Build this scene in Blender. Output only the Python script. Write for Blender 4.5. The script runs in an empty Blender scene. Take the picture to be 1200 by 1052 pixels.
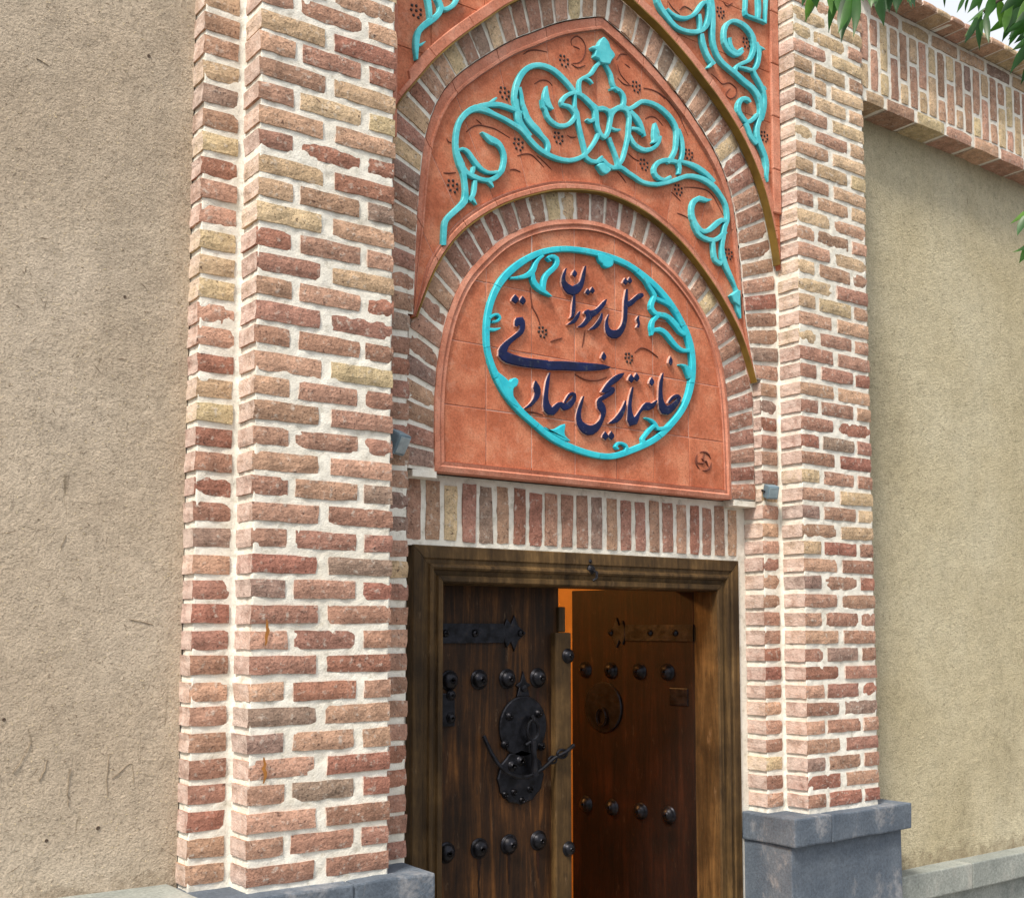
import bpy, bmesh, math, random
from mathutils import Vector, Matrix, noise
R = math.radians
C = bpy.context.scene.collection
scene = bpy.context.scene
random.seed(11)

# ------------------------------------------------------------------ camera, sky, sun, exposure
cam_d = bpy.data.cameras.new("camera"); cam = bpy.data.objects.new("camera", cam_d); C.objects.link(cam)
cam.location = (-1.3085, -2.9645, 0.6894)
cam.rotation_euler = (R(94.503), 0, R(-36.519))
cam_d.sensor_width = 36; cam_d.lens = 41.03; cam_d.shift_x = -0.0022; cam_d.shift_y = 0.0876
cam_d.clip_start = 0.05; cam_d.clip_end = 2000
scene.camera = cam
world = bpy.data.worlds.new("World"); scene.world = world; world.use_nodes = True
wn = world.node_tree.nodes; wl = world.node_tree.links
sky = wn.new("ShaderNodeTexSky"); sky.sky_type = 'NISHITA'; sky.sun_disc = False
SUN_EL, SUN_AZ = 52.0, -64.0      # azimuth of the sun seen from the gate: in front of it and to its left
sky.sun_elevation = R(SUN_EL); sky.sun_rotation = R(180 - SUN_AZ)
sky.air_density = 1.0; sky.dust_density = 4.0; sky.ozone_density = 1.0
wn["Background"].inputs[1].default_value = 0.15
tcw = wn.new("ShaderNodeTexCoord"); sep = wn.new("ShaderNodeSeparateXYZ"); wl.new(tcw.outputs['Generated'], sep.inputs[0])
cr_ = wn.new("ShaderNodeValToRGB"); wl.new(sep.outputs[2], cr_.inputs[0])     # overcast cloud: brighter towards the zenith
cr_.color_ramp.elements[0].position = 0.0; cr_.color_ramp.elements[0].color = (.40, .41, .42, 1)
cr_.color_ramp.elements[1].position = 0.9; cr_.color_ramp.elements[1].color = (1.0, .98, .94, 1)
cn = wn.new("ShaderNodeTexNoise"); cn.inputs['Scale'].default_value = 2.2; cn.inputs['Detail'].default_value = 6; wl.new(tcw.outputs['Generated'], cn.inputs['Vector'])
cm = wn.new("ShaderNodeMath"); cm.operation = 'MULTIPLY_ADD'; wl.new(cn.outputs['Fac'], cm.inputs[0]); cm.inputs[1].default_value = 2.2; cm.inputs[2].default_value = 1.95
sc_ = wn.new("ShaderNodeVectorMath"); sc_.operation = 'SCALE'; wl.new(cr_.outputs[0], sc_.inputs[0]); wl.new(cm.outputs[0], sc_.inputs['Scale'])
mw = wn.new("ShaderNodeMix"); mw.data_type = 'RGBA'; mw.inputs[0].default_value = 0.85
wl.new(sky.outputs[0], mw.inputs[6]); wl.new(sc_.outputs[0], mw.inputs[7]); wl.new(mw.outputs[2], wn["Background"].inputs[0])
sd = bpy.data.lights.new("sun", 'SUN'); sun = bpy.data.objects.new("sun", sd); C.objects.link(sun)
sd.energy = 1.5; sd.angle = R(12); sd.color = (1.0, 0.91, 0.78)
sv = Vector((math.sin(R(SUN_AZ)) * math.cos(R(SUN_EL)), -math.cos(R(SUN_AZ)) * math.cos(R(SUN_EL)), math.sin(R(SUN_EL))))
sun.rotation_euler = (-sv).to_track_quat('-Z', 'Y').to_euler(); sun.location = sv * 12
scene.view_settings.view_transform = 'Standard'; scene.view_settings.look = 'None'
scene.view_settings.exposure = 1.7; scene.view_settings.gamma = 1.0
scene.view_settings.use_curve_mapping = False
scene.render.engine = 'CYCLES'
scene.cycles.max_bounces = 6

# ------------------------------------------------------------------ outlines measured on the wall (metres)
MID = [[(0.7017,1.9262,0.6831,1.9229),(0.7028,1.9476,0.6833,1.9442),(0.7044,1.9729,0.6841,1.9697),(0.7057,1.9899,0.6851,1.9873),(0.7085,2.0021,0.6886,2.0042),(0.7147,2.0114,0.6972,2.0197),(0.725,2.0224,0.7081,2.0331),(0.7392,2.0362,0.7231,2.0486),(0.7554,2.0517,0.7382,2.0638),(0.7709,2.0662,0.7518,2.0786),(0.7853,2.0845,0.7602,2.0897),(0.7894,2.1036,0.7643,2.0999),(0.7882,2.1194,0.7664,2.1145),(0.7866,2.1365,0.7667,2.1307),(0.7842,2.1537,0.7651,2.1474),(0.7818,2.171,0.7622,2.1639),(0.779,2.1878,0.7578,2.1787),(0.7767,2.2023,0.7512,2.1891),(0.7728,2.2159,0.7441,2.1999),(0.7634,2.2301,0.7379,2.2151),(0.7546,2.2436,0.7325,2.2331),(0.75,2.2581,0.7294,2.2506),(0.7481,2.2739,0.7283,2.2685),(0.7487,2.2917,0.7287,2.2879),(0.7514,2.3101,0.7307,2.3074),(0.7549,2.3276,0.7343,2.3262),(0.7602,2.3433,0.74,2.3449),(0.7678,2.3569,0.7485,2.3623),(0.7777,2.3698,0.7593,2.3785),(0.7899,2.3826,0.7725,2.3949),(0.8028,2.3926,0.79,2.4108),(0.8182,2.4006,0.811,2.4243),(0.8331,2.4053,0.8383,2.4331),(0.8551,2.407,0.8661,2.4295),(0.8826,2.4058,0.8909,2.4227),(0.9074,2.4033,0.9153,2.4194),(0.9307,2.3994,0.9399,2.4162),(0.9544,2.3941,0.9649,2.4114),(0.9758,2.3884,0.9868,2.4065),(0.9902,2.385,1.0017,2.4041),(1.0005,2.3808,1.0171,2.3989),(1.015,2.3703,1.0334,2.3864),(1.032,2.357,1.0492,2.3732),(1.0498,2.3452,1.0661,2.3619),(1.0686,2.3349,1.0835,2.3525),(1.0876,2.3277,1.1005,2.3463),(1.1082,2.3228,1.1191,2.3418),(1.1324,2.3196,1.1413,2.3383),(1.1588,2.3185,1.1653,2.3367),(1.1864,2.3197,1.1906,2.3378),(1.2149,2.3242,1.2146,2.3417),(1.2422,2.3341,1.2368,2.35),(1.2654,2.3458,1.2569,2.3601),(1.2837,2.3587,1.2715,2.3698),(1.2944,2.3679,1.2821,2.3783)],[(0.8291,2.4116,0.8233,2.4295),(0.8481,2.4209,0.8426,2.439),(0.8719,2.4312,0.8694,2.4506),(0.8942,2.4385,0.8948,2.4579),(0.9169,2.4435,0.9211,2.4623),(0.9407,2.4445,0.9478,2.4627),(0.9643,2.4436,0.9719,2.4608),(0.9854,2.4421,0.9934,2.4577),(1.0008,2.4405,1.0083,2.4548)],[(0.8738,2.4422,0.8675,2.4477),(0.8833,2.45,0.8759,2.4562),(0.894,2.4592,0.8858,2.4658),(0.8994,2.4658,0.8924,2.4708),(0.9022,2.4701,0.8969,2.4738)],[(0.9726,2.4866,0.9918,2.4932),(0.9731,2.4732,0.9939,2.4804),(0.974,2.456,0.9971,2.4651),(0.9754,2.4411,1.0021,2.453),(0.9773,2.4285,1.0071,2.4413),(0.9794,2.4197,1.0085,2.4315),(0.9845,2.4091,1.0099,2.4249),(0.9938,2.3986,1.0161,2.4159),(1.0054,2.3884,1.0256,2.4058),(1.0209,2.3771,1.0391,2.3941),(1.0336,2.3685,1.0509,2.3846)],[(0.9935,2.4597,0.9776,2.4519),(0.9903,2.4722,0.9724,2.4635),(0.9875,2.4875,0.967,2.48),(0.9876,2.5011,0.9663,2.496),(0.9898,2.5161,0.9681,2.5127),(0.9944,2.533,0.9714,2.5311),(1.0008,2.5502,0.977,2.5505),(1.0087,2.5672,0.9853,2.5699),(1.0181,2.583,0.9964,2.5891),(1.0291,2.5971,1.0101,2.607),(1.0412,2.609,1.0271,2.6234),(1.0552,2.619,1.0473,2.6365),(1.0711,2.6271,1.0685,2.646),(1.0874,2.6324,1.0896,2.6521),(1.1045,2.6351,1.1106,2.6549),(1.122,2.6351,1.1316,2.6549),(1.1393,2.6325,1.1521,2.6519),(1.1562,2.6268,1.1715,2.6454),(1.1728,2.6194,1.1887,2.6373),(1.1876,2.6121,1.2038,2.6288),(1.2009,2.6044,1.217,2.6203),(1.2123,2.597,1.2288,2.6123),(1.2216,2.59,1.2389,2.6041),(1.2292,2.5826,1.2464,2.5945),(1.2347,2.5765,1.2507,2.5874)],[(0.9905,2.5328,1.0039,2.5395),(0.9944,2.522,1.0077,2.5287),(0.9987,2.508,1.0123,2.5139),(1.0004,2.4936,1.0152,2.4991),(1.0024,2.4781,1.0186,2.4858),(1.0072,2.4638,1.0253,2.4744),(1.0116,2.4519,1.0329,2.4632),(1.0127,2.4426,1.0374,2.4537),(1.0164,2.431,1.0415,2.4476),(1.0259,2.4194,1.05,2.4391),(1.0378,2.4091,1.0604,2.4306),(1.0505,2.4012,1.0713,2.4247),(1.0618,2.3956,1.0838,2.4177),(1.0734,2.3902,1.093,2.4076),(1.0857,2.3839,1.1007,2.3984),(1.0974,2.3777,1.111,2.3923),(1.1053,2.3719,1.1222,2.3848),(1.1099,2.364,1.1298,2.3743),(1.1116,2.3558,1.133,2.3606),(1.1086,2.3434,1.1284,2.3432),(1.1042,2.3312,1.123,2.3306)],[(1.1114,2.5732,1.1171,2.5744),(1.1051,2.56,1.1203,2.5632),(1.0986,2.5429,1.1243,2.5498),(1.0962,2.5281,1.1273,2.5386),(1.0984,2.5136,1.1299,2.5302),(1.1077,2.5032,1.1329,2.5226),(1.1188,2.4978,1.137,2.5142),(1.1307,2.4957,1.1406,2.507),(1.1393,2.4957,1.1442,2.5014)],[(1.0879,2.5193,1.0991,2.5241),(1.0898,2.5062,1.103,2.5119),(1.0929,2.4915,1.1077,2.4997),(1.099,2.4853,1.1097,2.4986),(1.101,2.4838,1.1167,2.4938),(1.1047,2.4737,1.1219,2.4824),(1.1109,2.4607,1.1274,2.4721),(1.1209,2.4512,1.1357,2.4654),(1.1334,2.4443,1.1463,2.4604),(1.1486,2.4395,1.1589,2.4566),(1.1672,2.4382,1.1717,2.4558),(1.1881,2.4426,1.1866,2.4594),(1.2082,2.4509,1.2012,2.4657),(1.2249,2.4625,1.212,2.4731),(1.2377,2.4757,1.2216,2.4826),(1.2478,2.4905,1.2301,2.4936),(1.2537,2.5061,1.2345,2.5026),(1.2509,2.5189,1.2331,2.5081),(1.2429,2.5273,1.2275,2.5137),(1.2309,2.5336,1.2188,2.5191),(1.2158,2.5373,1.2084,2.5224),(1.1977,2.5356,1.1951,2.5211),(1.1896,2.5346,1.178,2.5208),(1.1912,2.5358,1.1724,2.5327),(1.1946,2.5424,1.1767,2.5452),(1.2014,2.5515,1.1861,2.5585),(1.211,2.5612,1.1993,2.5715),(1.2227,2.5698,1.2151,2.5824),(1.2351,2.5765,1.2323,2.591),(1.2469,2.5802,1.2493,2.5957),(1.2588,2.5811,1.2661,2.5968),(1.2714,2.5784,1.2828,2.5942),(1.2847,2.5732,1.2981,2.5893),(1.2969,2.5671,1.3122,2.583),(1.309,2.5603,1.3246,2.5761),(1.322,2.5537,1.3367,2.5683),(1.3319,2.5487,1.3456,2.5621)],[(1.236,2.5786,1.2494,2.5824),(1.236,2.5674,1.2492,2.5711),(1.2358,2.5529,1.2492,2.5565),(1.2342,2.5392,1.2496,2.5432),(1.2336,2.5254,1.2512,2.5326),(1.2376,2.516,1.2551,2.528),(1.2411,2.5088,1.2614,2.5182),(1.245,2.4924,1.2647,2.4999),(1.2499,2.4717,1.2681,2.4794),(1.2567,2.4501,1.2743,2.4581),(1.2637,2.4294,1.2811,2.4373),(1.2693,2.4128,1.2867,2.4207),(1.2743,2.3979,1.2918,2.4057),(1.2793,2.3814,1.2969,2.389),(1.2831,2.3688,1.3007,2.3763)],[(1.3551,2.7392,1.3678,2.7341),(1.3448,2.7274,1.358,2.7222),(1.3315,2.7115,1.3465,2.7075),(1.3216,2.6959,1.3385,2.6935),(1.3134,2.6842,1.3274,2.6773),(1.3026,2.6748,1.3115,2.6643),(1.289,2.6647,1.2968,2.6545),(1.2752,2.6558,1.2823,2.6455),(1.2603,2.6422,1.2744,2.6391),(1.2545,2.6248,1.271,2.628),(1.2534,2.6093,1.2702,2.6142),(1.2546,2.5955,1.2718,2.6025),(1.2564,2.5861,1.2741,2.5935)],[(1.2864,2.6485,1.292,2.66),(1.2964,2.648,1.3022,2.6593),(1.3071,2.6468,1.315,2.657),(1.3147,2.6436,1.323,2.6506),(1.3206,2.6399,1.327,2.6451)],[(1.3731,2.7374,1.3871,2.747),(1.3795,2.7293,1.3934,2.7388),(1.388,2.7183,1.4019,2.728),(1.3965,2.7076,1.4111,2.7179),(1.4035,2.697,1.4198,2.7062),(1.4072,2.6855,1.4242,2.6929),(1.4107,2.6731,1.4274,2.6815),(1.4156,2.6625,1.4317,2.6721),(1.4238,2.6535,1.4366,2.6663),(1.4376,2.6508,1.4446,2.6646),(1.4477,2.6496,1.4582,2.6625),(1.4565,2.6441,1.4706,2.6568),(1.4627,2.6367,1.4811,2.6476),(1.4654,2.6263,1.4862,2.6341),(1.4655,2.6145,1.487,2.619),(1.4617,2.6018,1.4827,2.6025),(1.4571,2.5906,1.4781,2.5909)],[(1.4093,2.6424,1.4056,2.6496),(1.4195,2.648,1.4159,2.6558),(1.4287,2.6517,1.4317,2.6621),(1.4357,2.6496,1.4444,2.6586),(1.4429,2.6458,1.4514,2.6541)],[(1.238,2.5764,1.2386,2.5908),(1.2481,2.5788,1.2495,2.5939),(1.2592,2.5796,1.2677,2.596),(1.273,2.5753,1.2859,2.5916),(1.2887,2.5683,1.3033,2.5853),(1.3025,2.5605,1.3195,2.5789),(1.3167,2.5531,1.3335,2.5734),(1.331,2.5491,1.3449,2.5688),(1.348,2.5481,1.3537,2.5664),(1.3665,2.5534,1.3649,2.5687),(1.3786,2.5575,1.3826,2.5733),(1.3889,2.5559,1.3989,2.5724),(1.4064,2.5552,1.407,2.5724),(1.4248,2.5643,1.4147,2.5769),(1.4381,2.5732,1.4284,2.5864),(1.4529,2.5822,1.4432,2.5966),(1.4632,2.5871,1.4644,2.607),(1.4755,2.5871,1.486,2.607),(1.4988,2.589,1.4978,2.6064),(1.5219,2.6017,1.5107,2.614),(1.5398,2.6151,1.527,2.6264),(1.5544,2.6277,1.5398,2.6375),(1.564,2.6349,1.558,2.6505),(1.5773,2.6388,1.5799,2.6574),(1.5951,2.6412,1.6009,2.6603),(1.6142,2.6423,1.6226,2.6615),(1.6337,2.6407,1.6461,2.6597),(1.6555,2.6349,1.6711,2.6539),(1.677,2.6262,1.6951,2.6449),(1.696,2.6161,1.7157,2.6334),(1.7119,2.6042,1.733,2.6194),(1.7234,2.5905,1.7463,2.6037),(1.7303,2.5756,1.7547,2.5853),(1.7317,2.5589,1.7551,2.5642),(1.7301,2.5396,1.752,2.5441),(1.7288,2.5207,1.7496,2.5245),(1.7253,2.5032,1.7451,2.5043),(1.7168,2.4864,1.7369,2.4845),(1.7063,2.4709,1.7261,2.4662),(1.6945,2.4563,1.7108,2.4492),(1.6841,2.4446,1.6987,2.4379)],[(1.7427,2.583,1.7589,2.5915),(1.7494,2.5685,1.7674,2.5778),(1.7568,2.5502,1.7769,2.5591),(1.7617,2.5334,1.7814,2.5407),(1.7643,2.5169,1.7833,2.5223),(1.763,2.5013,1.7827,2.5049),(1.7598,2.4869,1.7801,2.4892),(1.7555,2.4741,1.7753,2.4744),(1.7515,2.4644,1.7711,2.4645)],[(1.3076,2.5584,1.3207,2.5721),(1.317,2.5518,1.3326,2.5675),(1.325,2.5439,1.3472,2.5581),(1.3264,2.5352,1.3522,2.5439),(1.3273,2.5217,1.3533,2.5305),(1.33,2.5067,1.354,2.5149),(1.3344,2.4909,1.3553,2.5001),(1.3414,2.4766,1.3597,2.4866),(1.3503,2.4644,1.3663,2.4757),(1.3613,2.454,1.3761,2.468),(1.3807,2.4503,1.3787,2.4661),(1.398,2.4661,1.3811,2.47),(1.4065,2.4829,1.3891,2.4836),(1.4122,2.4996,1.3938,2.4977),(1.4159,2.516,1.3968,2.5134),(1.4198,2.5322,1.3998,2.5289),(1.4205,2.549,1.4001,2.541),(1.4137,2.5623,1.3959,2.5505),(1.4022,2.5713,1.3888,2.5574),(1.3868,2.575,1.379,2.5603),(1.3707,2.5743,1.3682,2.5605),(1.355,2.5684,1.3584,2.5577),(1.3454,2.5631,1.3489,2.5536)],[(1.2925,2.4997,1.2985,2.5082),(1.299,2.4952,1.3075,2.5083),(1.3146,2.4935,1.3128,2.5097),(1.3315,2.5042,1.3203,2.5147),(1.341,2.5131,1.3306,2.5221)],[(1.4179,2.5312,1.4026,2.5294),(1.421,2.5426,1.4048,2.5409),(1.4258,2.555,1.4101,2.5567),(1.4332,2.5643,1.4199,2.5703),(1.4423,2.5726,1.4317,2.5817),(1.4511,2.5783,1.4449,2.5908),(1.4597,2.5817,1.4601,2.597),(1.4708,2.5835,1.4768,2.5994),(1.4798,2.5822,1.4936,2.5963),(1.4873,2.5747,1.5049,2.5854),(1.4923,2.563,1.5114,2.5704),(1.4923,2.549,1.5114,2.5529),(1.49,2.5315,1.5092,2.5356),(1.4888,2.5135,1.5084,2.5179),(1.4867,2.4957,1.5063,2.4988),(1.4824,2.4772,1.5011,2.4787),(1.4772,2.4585,1.4951,2.4599),(1.4727,2.4423,1.4905,2.4436),(1.4678,2.427,1.4855,2.4277),(1.4619,2.4107,1.48,2.4109),(1.4551,2.3962,1.4725,2.3935),(1.4448,2.382,1.46,2.3765),(1.4354,2.3705,1.45,2.365)],[(1.4031,2.498,1.4094,2.508),(1.4125,2.4955,1.4193,2.5068),(1.427,2.494,1.4306,2.5063),(1.4427,2.4981,1.4423,2.5083),(1.4537,2.5023,1.4531,2.5109)],[(1.3916,2.4587,1.409,2.4684),(1.3972,2.4489,1.4144,2.4585),(1.4048,2.4359,1.4216,2.4454),(1.4125,2.4235,1.4289,2.4328),(1.4199,2.4109,1.4361,2.4195),(1.4264,2.3975,1.4429,2.4057),(1.4314,2.3853,1.4483,2.3926),(1.4338,2.3762,1.4502,2.3816),(1.4349,2.3697,1.4505,2.3746)],[(1.3412,2.4644,1.3591,2.4656),(1.3395,2.4583,1.3572,2.4592),(1.3361,2.4498,1.3529,2.4485),(1.3295,2.4376,1.3456,2.435),(1.3209,2.4239,1.3362,2.42),(1.3105,2.41,1.3248,2.405),(1.2995,2.3962,1.3134,2.3905),(1.287,2.3833,1.3007,2.3768),(1.2778,2.365,1.2971,2.3721),(1.2906,2.3521,1.3046,2.3678),(1.3103,2.3463,1.3188,2.3642),(1.3321,2.349,1.3325,2.3656),(1.3511,2.3551,1.3477,2.3696),(1.3658,2.3636,1.3573,2.3747),(1.3687,2.3661,1.3745,2.3812),(1.3725,2.3626,1.3883,2.3755),(1.3831,2.3544,1.3971,2.3701),(1.3981,2.3493,1.4096,2.3666),(1.4179,2.3474,1.422,2.3655),(1.4403,2.3538,1.4371,2.3701),(1.4549,2.3581,1.4607,2.376),(1.4672,2.3554,1.4807,2.3715),(1.4839,2.3492,1.4963,2.3653),(1.503,2.3442,1.5146,2.3604),(1.5224,2.3392,1.5345,2.3554),(1.5399,2.3332,1.5525,2.3492),(1.5645,2.329,1.5718,2.3459),(1.5998,2.3304,1.6036,2.3476),(1.6422,2.3381,1.6408,2.3548),(1.6894,2.356,1.6835,2.3713),(1.7337,2.3761,1.7266,2.3912),(1.7675,2.3934,1.7586,2.4079),(1.7939,2.4056,1.7905,2.4229),(1.8207,2.4117,1.8238,2.4312),(1.8475,2.414,1.8546,2.4345),(1.8718,2.4132,1.8833,2.4344),(1.8945,2.4096,1.9096,2.4308),(1.9155,2.404,1.9335,2.4242),(1.9347,2.3962,1.955,2.4143),(1.9528,2.3853,1.9734,2.4004),(1.9695,2.3722,1.9887,2.3852),(1.984,2.3589,2.0033,2.371),(1.9944,2.3451,2.0153,2.3549),(1.9997,2.3287,2.0215,2.3358),(2.0019,2.3112,2.0239,2.317),(2.0024,2.2952,2.0241,2.2994),(2.0002,2.2817,2.0216,2.2829),(1.995,2.2752,2.0152,2.2701),(1.9855,2.2607,2.0111,2.2614),(1.9794,2.2372,2.0061,2.24),(1.9748,2.2122,2.0009,2.215),(1.9715,2.1907,1.9949,2.1933),(1.9696,2.1693,1.9917,2.1736),(1.968,2.1476,1.9954,2.1551),(1.9703,2.1261,2.0021,2.1378),(1.9803,2.1066,2.0096,2.1201),(1.9936,2.0889,2.0191,2.1014),(2.0083,2.0709,2.0307,2.0825),(2.0227,2.0544,2.0422,2.0642),(2.0352,2.0411,2.05,2.0483),(2.045,2.0283,2.0571,2.0336),(2.0503,2.0136,2.0662,2.0197),(2.0521,1.9983,2.0745,2.0045),(2.05,1.9809,2.0786,1.986),(2.0484,1.9619,2.0805,1.9688),(2.0522,1.9455,2.081,1.953),(2.0584,1.9313,2.0807,1.9377),(2.067,1.9174,2.0806,1.9218),(2.0742,1.9076,2.0805,1.9096)],[(1.3632,2.3875,1.3728,2.3839),(1.359,2.3834,1.3698,2.3792),(1.3531,2.3775,1.3643,2.3721),(1.3449,2.3682,1.3546,2.3629),(1.3377,2.36,1.3463,2.3553)],[(1.4956,2.582,1.5114,2.5987),(1.507,2.5754,1.5246,2.5938),(1.5201,2.5671,1.5409,2.5866),(1.5293,2.5602,1.5524,2.579),(1.5376,2.5528,1.5619,2.5695),(1.5469,2.5437,1.569,2.5569),(1.556,2.5334,1.5743,2.5435),(1.5643,2.5212,1.5794,2.5289),(1.5704,2.5114,1.5829,2.5177)],[(1.5086,2.5209,1.5097,2.5335),(1.5222,2.5233,1.5238,2.5372),(1.5365,2.5246,1.5439,2.5402),(1.5497,2.5213,1.5619,2.5364),(1.5613,2.5172,1.5737,2.5321)],[(1.4938,2.494,1.5085,2.5029),(1.5004,2.4816,1.5175,2.4921),(1.5112,2.4667,1.5291,2.4809),(1.5251,2.4581,1.5403,2.4755),(1.5412,2.4534,1.5533,2.4723),(1.5598,2.4512,1.5683,2.4708),(1.5823,2.4536,1.5826,2.472),(1.6063,2.4631,1.5998,2.4782),(1.628,2.4764,1.6165,2.4873),(1.6444,2.492,1.6284,2.498),(1.6555,2.5081,1.6376,2.5101),(1.6612,2.5249,1.6434,2.523),(1.6632,2.5364,1.6467,2.5344)],[(1.6256,2.5782,1.6323,2.5804),(1.6214,2.5661,1.639,2.5721),(1.617,2.5509,1.6468,2.5611),(1.6151,2.5378,1.6523,2.5506),(1.6144,2.5279,1.6543,2.5371),(1.6161,2.5187,1.6487,2.5222),(1.6183,2.512,1.6378,2.5077),(1.6168,2.5062,1.6225,2.4989),(1.611,2.4996,1.613,2.4967)],[(1.7479,2.4655,1.7415,2.4481),(1.7264,2.4656,1.7199,2.4467),(1.6962,2.4628,1.6951,2.4433),(1.6672,2.4536,1.6723,2.4358),(1.6403,2.4392,1.6537,2.4265),(1.6215,2.4196,1.6409,2.4144),(1.6121,2.3997,1.6333,2.4018),(1.6138,2.3825,1.6342,2.3923),(1.6251,2.3698,1.6414,2.3845),(1.6457,2.3623,1.6568,2.3793),(1.6721,2.3618,1.6728,2.3783),(1.6978,2.3751,1.6875,2.3856),(1.713,2.3871,1.7031,2.3962)],[(1.7455,2.4563,1.7494,2.4697),(1.7689,2.4574,1.7735,2.4726),(1.7977,2.4575,1.805,2.4753),(1.8212,2.4552,1.8322,2.476),(1.8439,2.4511,1.8596,2.4736),(1.8686,2.4446,1.8871,2.4665),(1.8928,2.4367,1.9123,2.4567),(1.9155,2.4272,1.9342,2.4438),(1.9328,2.4191,1.9491,2.4333)],[(1.7343,2.4521,1.7605,2.4647),(1.74,2.4441,1.7632,2.4549),(1.745,2.4345,1.7656,2.4405),(1.744,2.4222,1.763,2.4246),(1.7415,2.411,1.76,2.413)],[(1.9216,2.3535,1.9229,2.3501),(1.9102,2.3519,1.9131,2.3429),(1.898,2.3516,1.8947,2.3342),(1.8825,2.3538,1.8724,2.3328),(1.8567,2.3525,1.8595,2.3315),(1.8327,2.3396,1.8502,2.326),(1.8163,2.323,1.8401,2.3168),(1.8079,2.305,1.8336,2.3059),(1.8047,2.2877,1.8298,2.2922),(1.8051,2.268,1.831,2.2755),(1.8064,2.2592,1.8329,2.2606),(1.8305,2.2741,1.804,2.2654),(1.8128,2.2702,1.818,2.2901),(1.8042,2.2659,1.8308,2.2752),(1.8097,2.2489,1.8361,2.2614),(1.8199,2.2338,1.8451,2.2486),(1.8337,2.2203,1.8563,2.2372),(1.8503,2.2111,1.8682,2.2292),(1.8718,2.2068,1.879,2.2261),(1.8963,2.2114,1.8909,2.2291),(1.9197,2.2222,1.9058,2.237),(1.9426,2.239,1.9222,2.2505),(1.9611,2.2547,1.9406,2.2672),(1.9754,2.2668,1.9563,2.2799),(1.9826,2.2726,1.9768,2.2915),(1.992,2.2748,1.9996,2.2935),(2.0047,2.2757,2.0119,2.2915)],[(1.8145,2.2328,1.8332,2.2425),(1.8237,2.2169,1.8435,2.2273),(1.8381,2.1982,1.8571,2.2116),(1.8552,2.188,1.8703,2.2045),(1.8755,2.1826,1.8867,2.2009),(1.9016,2.18,1.9093,2.1994),(1.9313,2.1825,1.9302,2.2016),(1.9587,2.1938,1.9466,2.2088),(1.9802,2.2079,1.9638,2.22),(1.999,2.2246,1.9792,2.2333),(2.011,2.2371,1.9911,2.2453)],[(1.9203,2.1859,1.9411,2.1909),(1.9208,2.1655,1.9428,2.1708),(1.9226,2.141,1.9459,2.1476),(1.9264,2.1233,1.9493,2.1314),(1.9354,2.1082,1.9545,2.1218),(1.9554,2.1004,1.9669,2.1184),(1.9706,2.0979,1.9818,2.1171)],[(0.838,2.3359,0.8402,2.3392),(0.8439,2.3305,0.8501,2.3396),(0.8524,2.3234,0.8638,2.3391),(0.8626,2.3155,0.8787,2.3365),(0.876,2.3085,0.8914,2.3339),(0.891,2.3076,0.9008,2.3323),(0.8994,2.3082,0.9144,2.3283),(0.9065,2.3049,0.9244,2.3203),(0.9134,2.2985,0.9314,2.3107),(0.9192,2.2892,0.938,2.2996),(0.9229,2.2789,0.9428,2.2869),(0.9239,2.2687,0.9441,2.2736),(0.9228,2.2572,0.9429,2.2598),(0.9194,2.2427,0.9395,2.2435),(0.915,2.2303,0.9352,2.229),(0.9144,2.2299,0.9297,2.2192),(0.9086,2.2248,0.9268,2.2159),(0.9008,2.2139,0.9188,2.206),(0.8925,2.2041,0.9061,2.1929),(0.8812,2.1953,0.8909,2.1815),(0.8696,2.189,0.8727,2.1722),(0.8572,2.1861,0.8539,2.1689),(0.842,2.1851,0.837,2.1686),(0.827,2.1864,0.8198,2.1688),(0.8125,2.1888,0.8037,2.1703),(0.7993,2.1904,0.79,2.1737),(0.7888,2.1928,0.7776,2.1782),(0.7816,2.1987,0.7662,2.1838),(0.7766,2.2046,0.7588,2.1879)],[(0.8609,2.1724,0.8751,2.1857),(0.868,2.1689,0.8801,2.1801),(0.8758,2.1648,0.8858,2.1726),(0.8812,2.1615,0.8878,2.1653),(0.8851,2.1585,0.888,2.1602)],[(0.7461,2.2448,0.7396,2.2526),(0.7545,2.2514,0.7484,2.2594),(0.7629,2.2559,0.7627,2.2673),(0.7703,2.2547,0.7774,2.2684),(0.7783,2.2507,0.7906,2.265),(0.7852,2.2446,0.8006,2.2571),(0.7934,2.2357,0.8087,2.2485),(0.8023,2.2261,0.8186,2.24),(0.8125,2.2168,0.8285,2.2319),(0.8242,2.2097,0.8377,2.224),(0.8379,2.2044,0.8472,2.2178),(0.8532,2.2015,0.8592,2.2141),(0.8701,2.2013,0.8722,2.2132),(0.8896,2.2055,0.8882,2.2175),(0.904,2.2098,0.9023,2.2227)],[(0.8022,2.2108,0.8138,2.2132),(0.8009,2.2045,0.8146,2.2071),(0.799,2.1977,0.814,2.1976),(0.7961,2.1906,0.8089,2.1879),(0.7931,2.1839,0.8044,2.1813)],[(0.8064,2.1649,0.8225,2.168),(0.8051,2.1508,0.8222,2.154),(0.803,2.1344,0.821,2.1365),(0.8007,2.1234,0.8182,2.1235),(0.7973,2.1147,0.8132,2.1109),(0.7899,2.1056,0.8043,2.0979),(0.7822,2.0978,0.7973,2.0892)],[(0.7986,2.0974,0.8119,2.1071),(0.8084,2.0911,0.8162,2.0968),(0.8182,2.0848,0.8205,2.0864)]]
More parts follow.
